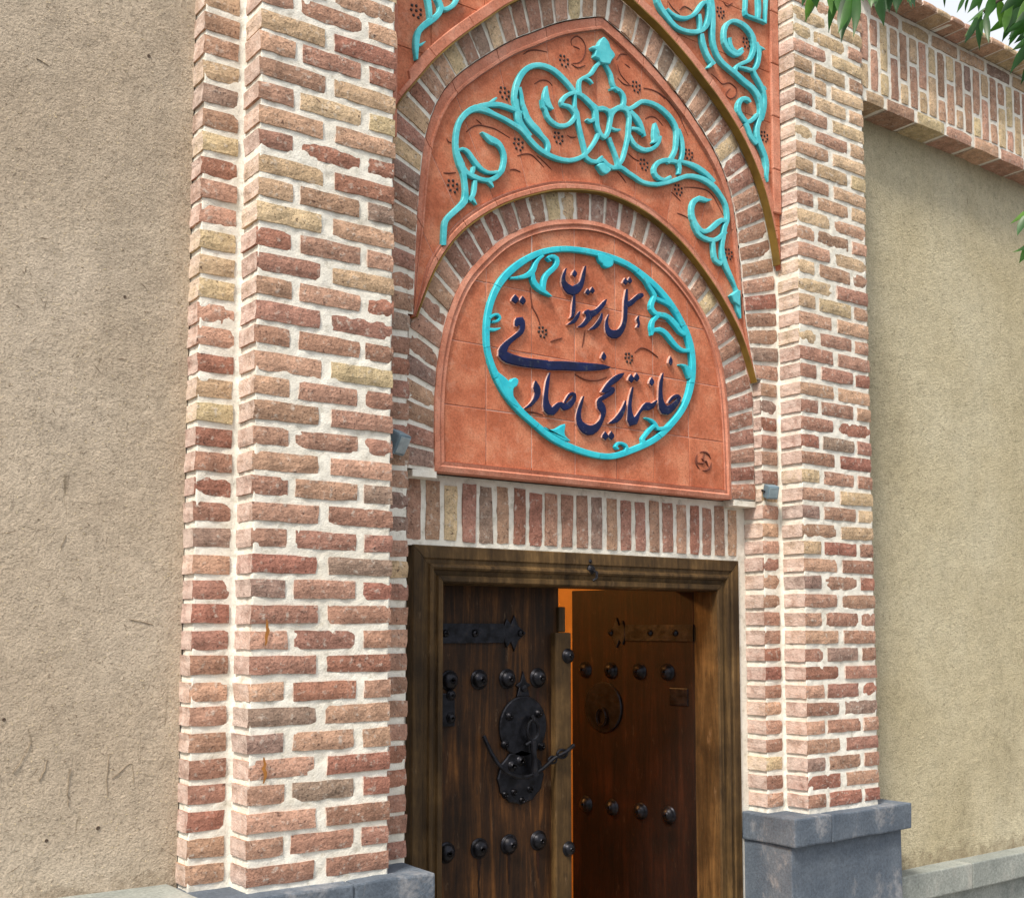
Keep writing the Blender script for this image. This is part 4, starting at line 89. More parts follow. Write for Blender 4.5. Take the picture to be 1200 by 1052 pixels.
def bevbox(name, x0, x1, y0, y1, z0, z1, mat, parent=None, bev=.006, seg=2, rough=0, cuts=0, local=False):
    bm = bmesh.new(); V, F = box_vf(x0, x1, y0, y1, z0, z1)
    vs = [bm.verts.new(v) for v in V]
    for f in F: bm.faces.new([vs[i] for i in f])
    if bev: bmesh.ops.bevel(bm, geom=list(bm.edges), offset=bev, segments=seg, affect='EDGES', profile=.6)
    if cuts:
        bmesh.ops.subdivide_edges(bm, edges=[e for e in bm.edges if e.calc_length() > .05], cuts=cuts, use_grid_fill=True)
    if rough:
        for v in bm.verts: v.co += Vector(noise.noise_vector(v.co * 9)) * rough
    c = Vector(((x0 + x1) / 2, (y0 + y1) / 2, (z0 + z1) / 2)) if not local else Vector((0, 0, 0))
    for v in bm.verts: v.co -= c
    me = bpy.data.meshes.new(name); bm.to_mesh(me); bm.free(); me.materials.append(mat)
    return link(name, me, parent, c, local=local)
def multi(name, objs, mat, parent, local=False):   # several loose shapes of one part -> one mesh; objs = [(V, F)]
    V = []; F = []
    for v, f in objs:
        n = len(V); V += list(v); F += [tuple(i + n for i in q) for q in f]
    return mk(name, V, F, mat, parent, local=local)
def lathe_vf(c, prof, n=16, axis='y'):     # prof: (radius, offset toward -y)
    V = []; F = []
    for r, h in prof:
        for k in range(n):
            a = 2 * math.pi * k / n
            V.append((c[0] + r * math.cos(a), c[1] - h, c[2] + r * math.sin(a)))
    for i in range(len(prof) - 1):
        for k in range(n):
            a, b = i * n + k, i * n + (k + 1) % n
            F.append((a, a + n, b + n, b))
    F.append(tuple(range((len(prof) - 1) * n, len(prof) * n)))
    return V, F
def tube_vf(P, r, n=8):
    P = [Vector(p) for p in P]; V = []; F = []
    rr = r if isinstance(r, (list, tuple)) else [r] * len(P)
    for i, p in enumerate(P):
        t = (P[min(i + 1, len(P) - 1)] - P[max(i - 1, 0)]).normalized()
        a = t.cross(Vector((.13, -.9, .41))).normalized(); b = t.cross(a).normalized()
        for k in range(n):
            an = 2 * math.pi * k / n; V.append(p + (a * math.cos(an) + b * math.sin(an)) * rr[i])
    for i in range(len(P) - 1):
        for k in range(n):
            q, w = i * n + k, i * n + (k + 1) % n
            F.append((q, w, w + n, q + n))
    F.append(tuple(range(n))[::-1]); F.append(tuple(range(len(V) - n, len(V))))
    return V, F
def catmull(P, n=4):
    out = []; N = len(P)
    for i in range(N - 1):
        a, b, c, d = P[max(i - 1, 0)], P[i], P[i + 1], P[min(i + 2, N - 1)]
        for k in range(n):
            t = k / n
            out.append(tuple(.5 * (2 * b[j] + (c[j] - a[j]) * t + (2 * a[j] - 5 * b[j] + 4 * c[j] - d[j]) * t * t + (3 * b[j] - a[j] - 3 * c[j] + d[j]) * t ** 3) for j in range(len(b))))
    out.append(tuple(P[-1])); return out
def arclen(P):
    L = [0]
    for a, b in zip(P, P[1:]): L.append(L[-1] + math.dist(a, b))
    return L
def at(P, L, s):
    s = max(0, min(s, L[-1]))
    for i in range(len(L) - 1):
        if s <= L[i + 1] or i == len(L) - 2:
            t = (s - L[i]) / max(1e-9, L[i + 1] - L[i]); return tuple(a + (b - a) * t for a, b in zip(P[i], P[i + 1]))
def resample(P, n):
    L = arclen(P); return [at(P, L, L[-1] * i / (n - 1)) for i in range(n)]

# ------------------------------------------------------------------ materials
def mat(name):
    m = bpy.data.materials.new(name); m.use_nodes = True
    return m, m.node_tree.nodes, m.node_tree.links, m.node_tree.nodes["Principled BSDF"]
def coords(n, l, kind='Object', rnd=False):
    tc = n.new("ShaderNodeTexCoord")
    if not rnd: return tc.outputs[kind]
    oi = n.new("ShaderNodeObjectInfo"); mu = n.new("ShaderNodeVectorMath"); mu.operation = 'SCALE'; mu.inputs[0].default_value = (37, 91, 53)
    l.new(oi.outputs['Random'], mu.inputs['Scale'])
    ad = n.new("ShaderNodeVectorMath"); l.new(tc.outputs[kind], ad.inputs[0]); l.new(mu.outputs[0], ad.inputs[1]); return ad.outputs[0]
def nz(n, l, co, scale, detail=6, rough=.6, stretch=None, dist=0):
    if stretch:
        mp = n.new("ShaderNodeMapping"); mp.inputs['Scale'].default_value = stretch; l.new(co, mp.inputs['Vector']); co = mp.outputs[0]
    t = n.new("ShaderNodeTexNoise"); t.inputs['Scale'].default_value = scale; t.inputs['Detail'].default_value = detail
    t.inputs['Roughness'].default_value = rough; t.inputs['Distortion'].default_value = dist
    l.new(co, t.inputs['Vector']); return t.outputs['Fac']
def ramp(n, l, fac, stops, interp='LINEAR'):
    r = n.new("ShaderNodeValToRGB"); r.color_ramp.interpolation = interp
    while len(r.color_ramp.elements) < len(stops): r.color_ramp.elements.new(.5)
    for e, (p, c) in zip(r.color_ramp.elements, stops):
        e.position = p; e.color = (c[0], c[1], c[2], 1) if not isinstance(c, (int, float)) else (c, c, c, 1)
    l.new(fac, r.inputs[0]); return r.outputs[0]
def mixc(n, l, fac, a, b, mode='MIX'):
    m = n.new("ShaderNodeMix"); m.data_type = 'RGBA'; m.blend_type = mode
    if isinstance(fac, (int, float)): m.inputs[0].default_value = fac
    else: l.new(fac, m.inputs[0])
    for s, v in ((6, a), (7, b)):
        if isinstance(v, tuple): m.inputs[s].default_value = (v[0], v[1], v[2], 1)
        else: l.new(v, m.inputs[s])
    return m.outputs[2]
def madd(n, l, parts):          # weighted sum of heights
    acc = None
    for v, w in parts:
        m = n.new("ShaderNodeMath"); m.operation = 'MULTIPLY_ADD'; l.new(v, m.inputs[0]); m.inputs[1].default_value = w
        if acc is None: m.inputs[2].default_value = 0
        else: l.new(acc, m.inputs[2])
        acc = m.outputs[0]
    return acc
def bump(n, l, h, b, dist, strength=1.0):
    bp = n.new("ShaderNodeBump"); bp.inputs['Distance'].default_value = dist; bp.inputs['Strength'].default_value = strength
    l.new(h, bp.inputs['Height']); l.new(bp.outputs[0], b.inputs['Normal'])

def brick_mat():
    m, n, l, b = mat("fired_brick"); co = coords(n, l, rnd=True)
    oi = n.new("ShaderNodeObjectInfo")
    a = nz(n, l, co, 22, 6, .65); f = nz(n, l, co, 140, 4, .7); p = nz(n, l, co, 55, 3, .6)
    c = mixc(n, l, 1.0, oi.outputs['Color'], ramp(n, l, a, [(.28, .62), (.5, 1.0), (.75, 1.38)]), 'MULTIPLY')
    c = mixc(n, l, 1.0, c, ramp(n, l, f, [(.30, .50), (.46, .98), (.72, 1.25)]), 'MULTIPLY')
    c = mixc(n, l, ramp(n, l, p, [(.57, 0), (.72, .6)]), c, (.60, .55, .49))          # lime smears
    c = mixc(n, l, ramp(n, l, nz(n, l, co, 90, 2, .5), [(.27, .75), (.36, 0)]), c, (.07, .04, .035))   # pits
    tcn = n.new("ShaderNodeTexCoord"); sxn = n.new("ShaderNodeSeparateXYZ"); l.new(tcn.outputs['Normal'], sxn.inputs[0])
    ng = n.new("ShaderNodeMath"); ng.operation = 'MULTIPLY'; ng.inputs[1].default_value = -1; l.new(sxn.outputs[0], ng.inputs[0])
    left_fac = n.new("ShaderNodeMath"); left_fac.operation = 'MULTIPLY'; l.new(ramp(n, l, ng.outputs[0], [(.6, 0), (.85, 1)]), left_fac.inputs[0]); l.new(ramp(n, l, a, [(.35, .25), (.6, .75)]), left_fac.inputs[1])
    c = mixc(n, l, left_fac.outputs[0], c, (.66, .55, .50))          # paler mottled tint on the left-facing returns
    l.new(c, b.inputs['Base Color']); b.inputs['Roughness'].default_value = .93
    b.inputs['Specular IOR Level'].default_value = .2
    bump(n, l, madd(n, l, [(a, .5), (f, .45), (p, .5)]), b, .009, 1.0)
    return m
def mortar_mat():
    m, n, l, b = mat("lime_mortar"); co = coords(n, l)
    a = nz(n, l, co, 3, 5, .6); f = nz(n, l, co, 160, 4, .75); g = nz(n, l, co, 35, 5, .65)
    c = ramp(n, l, g, [(.3, (.52, .49, .42)), (.45, (.76, .735, .665)), (.7, (.84, .82, .75))])
    c = mixc(n, l, ramp(n, l, a, [(.42, 0), (.68, .4)]), c, (.52, .47, .37))
    c = mixc(n, l, ramp(n, l, f, [(.26, .6), (.40, 0)]), c, (.26, .22, .18))
    l.new(c, b.inputs['Base Color']); b.inputs['Roughness'].default_value = .95; b.inputs['Specular IOR Level'].default_value = .15
    bump(n, l, madd(n, l, [(g, .6), (f, .4)]), b, .006, .9)
    return m
def plaster_mat(name, c0, c1, c2, soil):
    m, n, l, b = mat(name); co = coords(n, l)
    a = nz(n, l, co, 1.3, 5, .6); g = nz(n, l, co, 28, 6, .68); f = nz(n, l, co, 170, 4, .75)
    s1 = nz(n, l, co, 60, 3, .6, (1, 1, .16), .8); s2 = nz(n, l, co, 60, 3, .6, (.18, 1, 1), .8)
    c = ramp(n, l, a, [(.36, c0), (.5, c1), (.64, c2)])
    c = mixc(n, l, 1.0, c, ramp(n, l, f, [(.30, .58), (.45, .96), (.70, 1.22)]), 'MULTIPLY')
    c = mixc(n, l, 1.0, c, ramp(n, l, g, [(.28, .80), (.5, 1.0), (.75, 1.12)]), 'MULTIPLY')
    c = mixc(n, l, ramp(n, l, s1, [(.24, .55), (.33, 0)]), c, (.13, .10, .06))
    c = mixc(n, l, ramp(n, l, s2, [(.70, 0), (.78, .5)]), c, (.66, .58, .42))
    st = nz(n, l, co, 2.6, 5, .6, (1, 1, .22), .4)
    c = mixc(n, l, 1.0, c, ramp(n, l, st, [(.32, .88), (.46, 1.0), (.7, 1.03)]), 'MULTIPLY')
    # splashed soil line near the foot of the wall
    sx = n.new("ShaderNodeSeparateXYZ"); l.new(co, sx.inputs[0])
    ma = n.new("ShaderNodeMath"); ma.operation = 'MULTIPLY_ADD'; l.new(g, ma.inputs[0]); ma.inputs[1].default_value = .22; l.new(sx.outputs[2], ma.inputs[2])
    mb = n.new("ShaderNodeMath"); mb.operation = 'SUBTRACT'; l.new(ma.outputs[0], mb.inputs[0]); mb.inputs[1].default_value = soil
    c = mixc(n, l, ramp(n, l, mb.outputs[0], [(.09, .65), (.20, 0)]), c, (.20, .14, .085))
    l.new(c, b.inputs['Base Color']); b.inputs['Roughness'].default_value = .96; b.inputs['Specular IOR Level'].default_value = .12
    f2 = nz(n, l, co, 75, 4, .7)
    bump(n, l, madd(n, l, [(g, .5), (f2, .7), (f, .5), (s1, .2)]), b, .013, 1.0)
    return m
def clay_mat(name, c0, c1, c2, rough=.8):
    m, n, l, b = mat(name); co = coords(n, l, rnd=True); cg = coords(n, l)
    a = nz(n, l, co, 9, 6, .65); f = nz(n, l, co, 150, 4, .7); g = nz(n, l, co, 26, 6, .7, None, .5)
    c = ramp(n, l, a, [(.36, c0), (.5, c1), (.64, c2)])
    c = mixc(n, l, 1.0, c, ramp(n, l, f, [(.3, .65), (.5, 1.0), (.72, 1.22)]), 'MULTIPLY')
    c = mixc(n, l, ramp(n, l, g, [(.54, 0), (.74, .45)]), c, (.62, .33, .23))
    l.new(c, b.inputs['Base Color']); b.inputs['Roughness'].default_value = rough; b.inputs['Specular IOR Level'].default_value = .3
    bump(n, l, madd(n, l, [(g, .6), (f, .35), (a, .5)]), b, .003, .8)
    return m
def glaze_mat(name, c0, c1, rough=.5):
    m, n, l, b = mat(name); co = coords(n, l, rnd=True)
    a = nz(n, l, co, 18, 4, .6); f = nz(n, l, co, 120, 3, .7)
    c = ramp(n, l, a, [(.3, c0), (.7, c1)])
    c = mixc(n, l, ramp(n, l, f, [(.66, 0), (.8, .4)]), c, (.5, .45, .4))
    c = mixc(n, l, ramp(n, l, nz(n, l, co, 45, 5, .7), [(.30, .55), (.42, 0)]), c, (.10, .12, .11))
    l.new(c, b.inputs['Base Color']); b.inputs['Roughness'].default_value = rough; b.inputs['Specular IOR Level'].default_value = .3
    bump(n, l, madd(n, l, [(a, .7), (f, .3)]), b, .003, .5)
    return m
def wood_mat(name, c0, c1, c2, wear, sc=1.0, rough=.62):
    m, n, l, b = mat(name); co = coords(n, l, rnd=True)
    g = nz(n, l, co, 26 * sc, 7, .7, (1, 1, .07), .6); w = nz(n, l, co, 5, 5, .65); f = nz(n, l, co, 130, 3, .7, (1, 1, .12))
    c = ramp(n, l, g, [(.3, c0), (.5, c1), (.72, c2)])
    c = mixc(n, l, 1.0, c, ramp(n, l, w, [(.33, .5), (.5, .95), (.68, 1.7)]), 'MULTIPLY')
    c = mixc(n, l, ramp(n, l, nz(n, l, co, 38, 4, .7, (1, 1, .3)), [(.63, 0), (.74, wear)]), c, (.30, .20, .12))
    c = mixc(n, l, ramp(n, l, f, [(.28, .7), (.4, 0)]), c, (.012, .008, .005))
    l.new(c, b.inputs['Base Color']); b.inputs['Roughness'].default_value = rough; b.inputs['Specular IOR Level'].default_value = .22
    bump(n, l, madd(n, l, [(g, .6), (f, .4), (w, .2)]), b, .004, .9)
    return m
def iron_mat():
    m, n, l, b = mat("forged_iron"); co = coords(n, l, rnd=True)
    a = nz(n, l, co, 30, 5, .6)
    l.new(ramp(n, l, a, [(.35, (.007, .007, .009)), (.6, (.020, .021, .028)), (.8, (.045, .035, .03))]), b.inputs['Base Color'])
    b.inputs['Metallic'].default_value = .75; b.inputs['Roughness'].default_value = .38
    bump(n, l, a, b, .003, .6); return m
def stone_mat(name, c0, c1, stain, amt=.7):
    m, n, l, b = mat(name); co = coords(n, l)
    a = nz(n, l, co, 6, 6, .65); f = nz(n, l, co, 110, 5, .75); s = nz(n, l, co, 5, 7, .75, (1, 1, .7), .3)
    c = ramp(n, l, a, [(.3, c0), (.7, c1)])
    c = mixc(n, l, 1.0, c, ramp(n, l, f, [(.3, .65), (.5, 1.0), (.72, 1.45)]), 'MULTIPLY')
    c = mixc(n, l, ramp(n, l, s, [(.55, 0), (.72, amt)]), c, stain)
    l.new(c, b.inputs['Base Color']); b.inputs['Roughness'].default_value = .8
    bump(n, l, madd(n, l, [(a, .5), (f, .5)]), b, .004, .8); return m
def plain(name, col, rough=.8, metal=0, ns=30, var=.25):
    m, n, l, b = mat(name); co = coords(n, l, rnd=True); a = nz(n, l, co, ns, 5, .6)
    l.new(mixc(n, l, 1.0, (col[0], col[1], col[2]), ramp(n, l, a, [(.3, 1 - var), (.7, 1 + var)]), 'MULTIPLY'), b.inputs['Base Color'])
    b.inputs['Roughness'].default_value = rough; b.inputs['Metallic'].default_value = metal
    bump(n, l, a, b, .002, .5); return m
def leaf_mat():
    m, n, l, b = mat("leaf_green"); co = coords(n, l, rnd=True); oi = n.new("ShaderNodeObjectInfo")
    v = nz(n, l, co, 25, 4, .6)
    c = ramp(n, l, oi.outputs['Random'], [(0, (.014, .055, .014)), (.5, (.028, .105, .018)), (.85, (.06, .17, .025)), (1, (.10, .22, .03))])
    c = mixc(n, l, 1.0, c, ramp(n, l, v, [(.3, .7), (.7, 1.25)]), 'MULTIPLY')
    l.new(c, b.inputs['Base Color']); b.inputs['Roughness'].default_value = .42
    tr = n.new("ShaderNodeBsdfTranslucent"); l.new(mixc(n, l, 1.0, c, (1.5, 1.6, .6), 'MULTIPLY'), tr.inputs[0])
    mx = n.new("ShaderNodeMixShader"); mx.inputs[0].default_value = .32
    l.new(b.outputs[0], mx.inputs[1]); l.new(tr.outputs[0], mx.inputs[2]); l.new(mx.outputs[0], n["Material Output"].inputs[0]); return m

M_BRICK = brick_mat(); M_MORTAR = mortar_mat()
M_PLL = plaster_mat("straw_clay_plaster_left", (.475, .395, .305), (.525, .445, .35), (.575, .495, .40), -.03)
M_PLR = plaster_mat("straw_clay_plaster_right", (.47, .41, .27), (.525, .465, .32), (.57, .515, .37), -.34)
M_CLAY = clay_mat("terracotta_tile", (.38, .108, .052), (.48, .152, .078), (.56, .215, .12))
M_CLAYB = clay_mat("terracotta_border", (.42, .15, .09), (.50, .20, .13), (.57, .26, .18))
M_CLAYP = clay_mat("pale_clay_edge", (.50, .28, .22), (.58, .36, .30), (.64, .44, .38))
M_CLAYD = plain("dark_scored_clay", (.13, .035, .02), .9)
M_HOLE = plain("dark_glaze_dot", (.012, .006, .008), .6)
M_TURQ = glaze_mat("turquoise_glaze", (.035, .40, .47), (.13, .60, .66))
M_TURQD = glaze_mat("deep_turquoise_glaze", (.012, .40, .52), (.04, .56, .66))
M_NAVY = glaze_mat("cobalt_glaze", (.001, .004, .032), (.003, .011, .075), .7)
M_STRIP = plain("edge_strip_ochre", (.17, .10, .012), .75, ns=12, var=.35)
M_FRAME = wood_mat("weathered_frame_wood", (.022, .012, .004), (.060, .034, .012), (.115, .068, .026), .25)
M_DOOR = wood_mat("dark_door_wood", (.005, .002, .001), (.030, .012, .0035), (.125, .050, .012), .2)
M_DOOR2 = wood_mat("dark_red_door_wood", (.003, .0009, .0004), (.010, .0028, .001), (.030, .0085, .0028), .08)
M_IRON = iron_mat()
M_BLUE = stone_mat("blue_grey_stone", (.055, .075, .105), (.11, .135, .17), (.40, .385, .385), .7)
M_PLINTH = stone_mat("grey_plinth_stone", (.17, .19, .18), (.28, .30, .28), (.45, .42, .38), .5)
M_STRAWD = plain("dark_straw", (.16, .12, .08), .9); M_SCR = plain("scored_plaster", (.27, .215, .15), .9); M_STRAWL = plain("pale_straw", (.62, .52, .34), .8)
M_LEAF = leaf_mat(); M_BARK = plain("bark", (.07, .05, .035), .9, ns=40, var=.5)
M_LAMP = plain("grey_blue_metal", (.16, .24, .30), .5, .3)
M_GLASS = plain("lamp_glass", (.25, .32, .36), .15)
M_PAVE = stone_mat("pavement_stone", (.20, .19, .17), (.30, .28, .25), (.36, .33, .28), .4)
M_GROUND = plain("street_asphalt", (.055, .055, .055), .9, ns=60)
M_WARM = plain("warm_interior_plaster", (.55, .36, .17), .9, ns=6, var=.12)
M_RUST = plain("rust_stain", (.30, .12, .02), .8)

# ------------------------------------------------------------------ setting
mk("ground", [(-60, -80, -1.0), (60, -80, -1.0), (60, 80, -1.0), (-60, 80, -1.0)], [(0, 1, 2, 3)], M_GROUND)['kind'] = 'structure'
pv = bevbox("pavement", -20, 20, -2.2, .35, -1.0, -.88, M_PAVE, bev=.01); pv['kind'] = 'structure'

# ------------------------------------------------------------------ bricks
def brick_vf(corners, depth, nx=5, nzz=4, jit=.0009, rnd=.0027, rs=None):
    rs = rs or random
    (ax, az), (bx, bz), (cx, cz), (dx, dz) = corners     # bottom left, bottom right, top right, top left
    V = []
    for j in range(nzz):
        v = j / (nzz - 1)
        for i in range(nx):
            u = i / (nx - 1)
            x = (ax * (1 - u) + bx * u) * (1 - v) + (dx * (1 - u) + cx * u) * v
            z = (az * (1 - u) + bz * u) * (1 - v) + (dz * (1 - u) + cz * u) * v
            edge = i in (0, nx - 1) or j in (0, nzz - 1); corner = i in (0, nx - 1) and j in (0, nzz - 1)
            y = (rnd if edge else 0) + (rnd * .8 if corner else 0) + rs.gauss(0, jit * .55)
            V.append((x + rs.gauss(0, jit), y, z + rs.gauss(0, jit)))
    F = []
    idx = lambda i, j: j * nx + i
    for j in range(nzz - 1):
        for i in range(nx - 1): F.append((idx(i, j), idx(i + 1, j), idx(i + 1, j + 1), idx(i, j + 1)))
    per = [idx(i, 0) for i in range(nx)] + [idx(nx - 1, j) for j in range(1, nzz)] + [idx(i, nzz - 1) for i in range(nx - 2, -1, -1)] + [idx(0, j) for j in range(nzz - 2, 0, -1)]
    n0 = len(V); m = len(per)
    for q in per: V.append((V[q][0] * (1 + rs.gauss(0, .006)), min(depth * .5, .035) + rs.gauss(0, .006), V[q][2] * 1.0 + rs.gauss(0, .0012)))
    for q in per: V.append((V[q][0], depth, V[q][2]))
    for k in range(m):
        a, b = per[k], per[(k + 1) % m]; c, d = n0 + k, n0 + (k + 1) % m
        F.append((b, a, c, d)); F.append((d, c, c + m, d + m))
    return V, F
BM = {}
def brick_mesh(L, H, D):
    key = (round(L, 3), round(H, 3), round(D, 3))
    if key not in BM:
        lst = []
        for k in range(9):
            e = [random.gauss(0, .0012) for _ in range(8)]
            V, F = brick_vf([(-L / 2 + e[0], -H / 2 + e[1]), (L / 2 + e[2], -H / 2 + e[3]), (L / 2 + e[4], H / 2 + e[5]), (-L / 2 + e[6], H / 2 + e[7])], D,
                            nx=6 if L > .14 else 4)
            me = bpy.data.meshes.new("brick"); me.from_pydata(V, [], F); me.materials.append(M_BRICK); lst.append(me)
        BM[key] = lst
    return random.choice(BM[key])
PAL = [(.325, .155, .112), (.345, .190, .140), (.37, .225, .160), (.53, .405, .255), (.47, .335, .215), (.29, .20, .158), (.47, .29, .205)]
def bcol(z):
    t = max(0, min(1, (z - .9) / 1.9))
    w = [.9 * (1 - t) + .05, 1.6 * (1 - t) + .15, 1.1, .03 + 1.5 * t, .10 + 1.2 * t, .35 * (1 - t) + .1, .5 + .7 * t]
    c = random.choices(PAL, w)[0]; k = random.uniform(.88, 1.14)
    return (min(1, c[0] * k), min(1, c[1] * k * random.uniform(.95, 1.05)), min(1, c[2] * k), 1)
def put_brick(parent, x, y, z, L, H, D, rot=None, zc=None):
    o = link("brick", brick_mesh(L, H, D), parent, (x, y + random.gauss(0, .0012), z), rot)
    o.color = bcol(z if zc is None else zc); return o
def sheet(name, path, z0, z1, parent, res=.010, amp=.0028, off=.0056):
    """irregular mortar skin following a plan path, facing left-hand side of travel"""
    P = [Vector(p) for p in path]; pts = []; nor = []
    segn = []
    for a, b in zip(P, P[1:]):
        d = (b - a).normalized(); segn.append(Vector((d.y, -d.x)))
    for i, (a, b) in enumerate(zip(P, P[1:])):
        n = max(1, int(round((b - a).length / res)))
        for k in range(n):
            t = k / n; pts.append(a.lerp(b, t))
            nn = segn[i] if (k or not i) else (segn[i] + segn[i - 1])
            nor.append(nn)
    pts.append(P[-1]); nor.append(segn[-1])
    rows = int((z1 - z0) / res); V = []; F = []
    for j in range(rows + 1):
        z = z0 + (z1 - z0) * j / rows
        for q, nn in zip(pts, nor):
            h = noise.noise(Vector((q.x * 38, q.y * 38, z * 38))) * amp + noise.noise(Vector((q.x * 9, q.y * 9, z * 9 + 7))) * amp * .6
            V.append((q.x + nn.x * (h - off), q.y + nn.y * (h - off), z))
    w = len(pts)
    for j in range(rows):
        for i in range(w - 1): F.append((j * w + i, j * w + i + 1, (j + 1) * w + i + 1, (j + 1) * w + i))
    return mk(name, V, F, M_MORTAR, parent, smooth=True)

COURSE = .07
def pilaster(x0, w, name, label, half_even, mirror):
    """projecting brick pillar with a set-back band on both sides"""
    t = thing(name, label, "pilaster", (x0 + w / 2, .1, 0), "brick pilasters of the gateway")
    x1 = x0 + w
    bl, br = (.120, .125) if not mirror else (.103, .120)
    sheet("mortar", [(x0 - bl, .40), (x0 - bl, .113), (x0, .113), (x0, 0), (x1, 0), (x1, .113), (x1 + br, .113), (x1 + br, .40)], -.02, 3.42, t)
    for j in range(48):
        z = COURSE * j + .035; zj = z + random.gauss(0, .0012)
        H = .0508
        if (j % 2 == 0) == half_even:
            cells = [(x0, x0 + .104), (x0 + .130, x0 + .324), (x0 + .350, x1)]
        else:
            cells = [(x0, x0 + .200), (x0 + .236, x1)]
        for a, b in cells:
            a2 = a + (random.uniform(-.004, .004) if a > x0 else random.uniform(-.002, .002)); b2 = b + (random.uniform(-.004, .004) if b < x1 else random.uniform(-.002, .002))
            put_brick(t, (a2 + b2) / 2, 0, zj, round((b2 - a2) / .004) * .004, H, .106)
        # set-back bands
        r = random.uniform(-.003, .003)
        if not mirror or True:
            LL = bl - .014 if not mirror else bl - .012
            if not mirror or z < 1.66:
                put_brick(t, x0 - bl + LL / 2, .113, zj + r, round(LL, 3), H, .10)
            RR = br - .006
            if mirror or z < 1.66:
                put_brick(t, x1 + br - RR / 2, .113, zj - r, round(RR, 3), H, .10)
    return t
PL = pilaster(0.0, .44, "brick_pilaster", "broad brick pilaster with thick pale mortar joints, left of the wooden door", False, False)
PR = pilaster(2.288, .44, "brick_pilaster", "narrow-looking brick pilaster right of the door, standing on a dark blue-grey stone base", True, True)
# rust stains on left pilaster mortar
for x, z in ((.045, .685), (.045, .315)):
    V, F = [], []
    pts = [(x + random.uniform(-.004, .004), z - .035 + .07 * k / 7, .006 - .004 * abs(k - 3.5) / 3.5) for k in range(8)]
    for a, b, c in pts: V += [(a - c, -.0075, b), (a + c, -.0075, b)]
    F = [(2 * k, 2 * k + 1, 2 * k + 3, 2 * k + 2) for k in range(7)]
    mk("rust_stain", V, F, M_RUST, PL)

# ------------------------------------------------------------------ arch curves
E1 = catmull([(.44, 1.68), (.442, 1.95), (.458, 2.22), (.492, 2.324), (.566, 2.428), (.636, 2.519), (.718, 2.606), (.829, 2.709), (.942, 2.808), (1.10, 2.912), (1.25, 2.985), (1.376, 3.035)], 4)[:-1] + \
     catmull([(1.376, 3.035), (1.497, 2.990), (1.554, 2.967), (1.627, 2.937), (1.755, 2.867), (1.864, 2.794), (1.95, 2.732), (2.075, 2.615), (2.178, 2.460), (2.241, 2.290), (2.273, 2.138), (2.286, 1.95), (2.287, 1.68)], 4)
I1 = catmull([(.580, 1.68), (.588, 1.92), (.602, 2.13), (.632, 2.31), (.72, 2.482), (.925, 2.665), (1.06, 2.755), (1.192, 2.835), (1.372, 2.912)], 4)[:-1] + \
     catmull([(1.372, 2.912), (1.48, 2.872), (1.602, 2.815), (1.72, 2.745), (1.823, 2.671), (1.95, 2.55), (2.025, 2.43), (2.062, 2.30), (2.085, 2.12), (2.11, 1.90), (2.16, 1.68)], 4)
E2 = catmull([(.591, 1.675), (.656, 1.833), (.728, 1.945), (.813, 2.031), (.94, 2.12), (1.082, 2.188), (1.19, 2.226), (1.345, 2.254), (1.45, 2.253), (1.576, 2.231), (1.71, 2.18), (1.826, 2.110), (1.956, 2.000), (2.061, 1.880), (2.112, 1.796), (2.168, 1.667)], 4)
I2 = catmull([(.684, 1.195), (.680, 1.381), (.690, 1.53), (.712, 1.647), (.743, 1.745), (.792, 1.842), (.863, 1.927), (.963, 2.018), (1.102, 2.094), (1.246, 2.137), (1.365, 2.153), (1.47, 2.146), (1.598, 2.113), (1.728, 2.057), (1.83, 1.985), (1.91, 1.905), (1.965, 1.82), (2.000, 1.73), (2.022, 1.63), (2.037, 1.47), (2.042, 1.33), (2.044, 1.195)], 4)
E2F = catmull([(.572, 1.20), (.574, 1.45), (.586, 1.64)], 3) + E2[1:-1] + catmull([(2.175, 1.64), (2.18, 1.45), (2.182, 1.20)], 3)

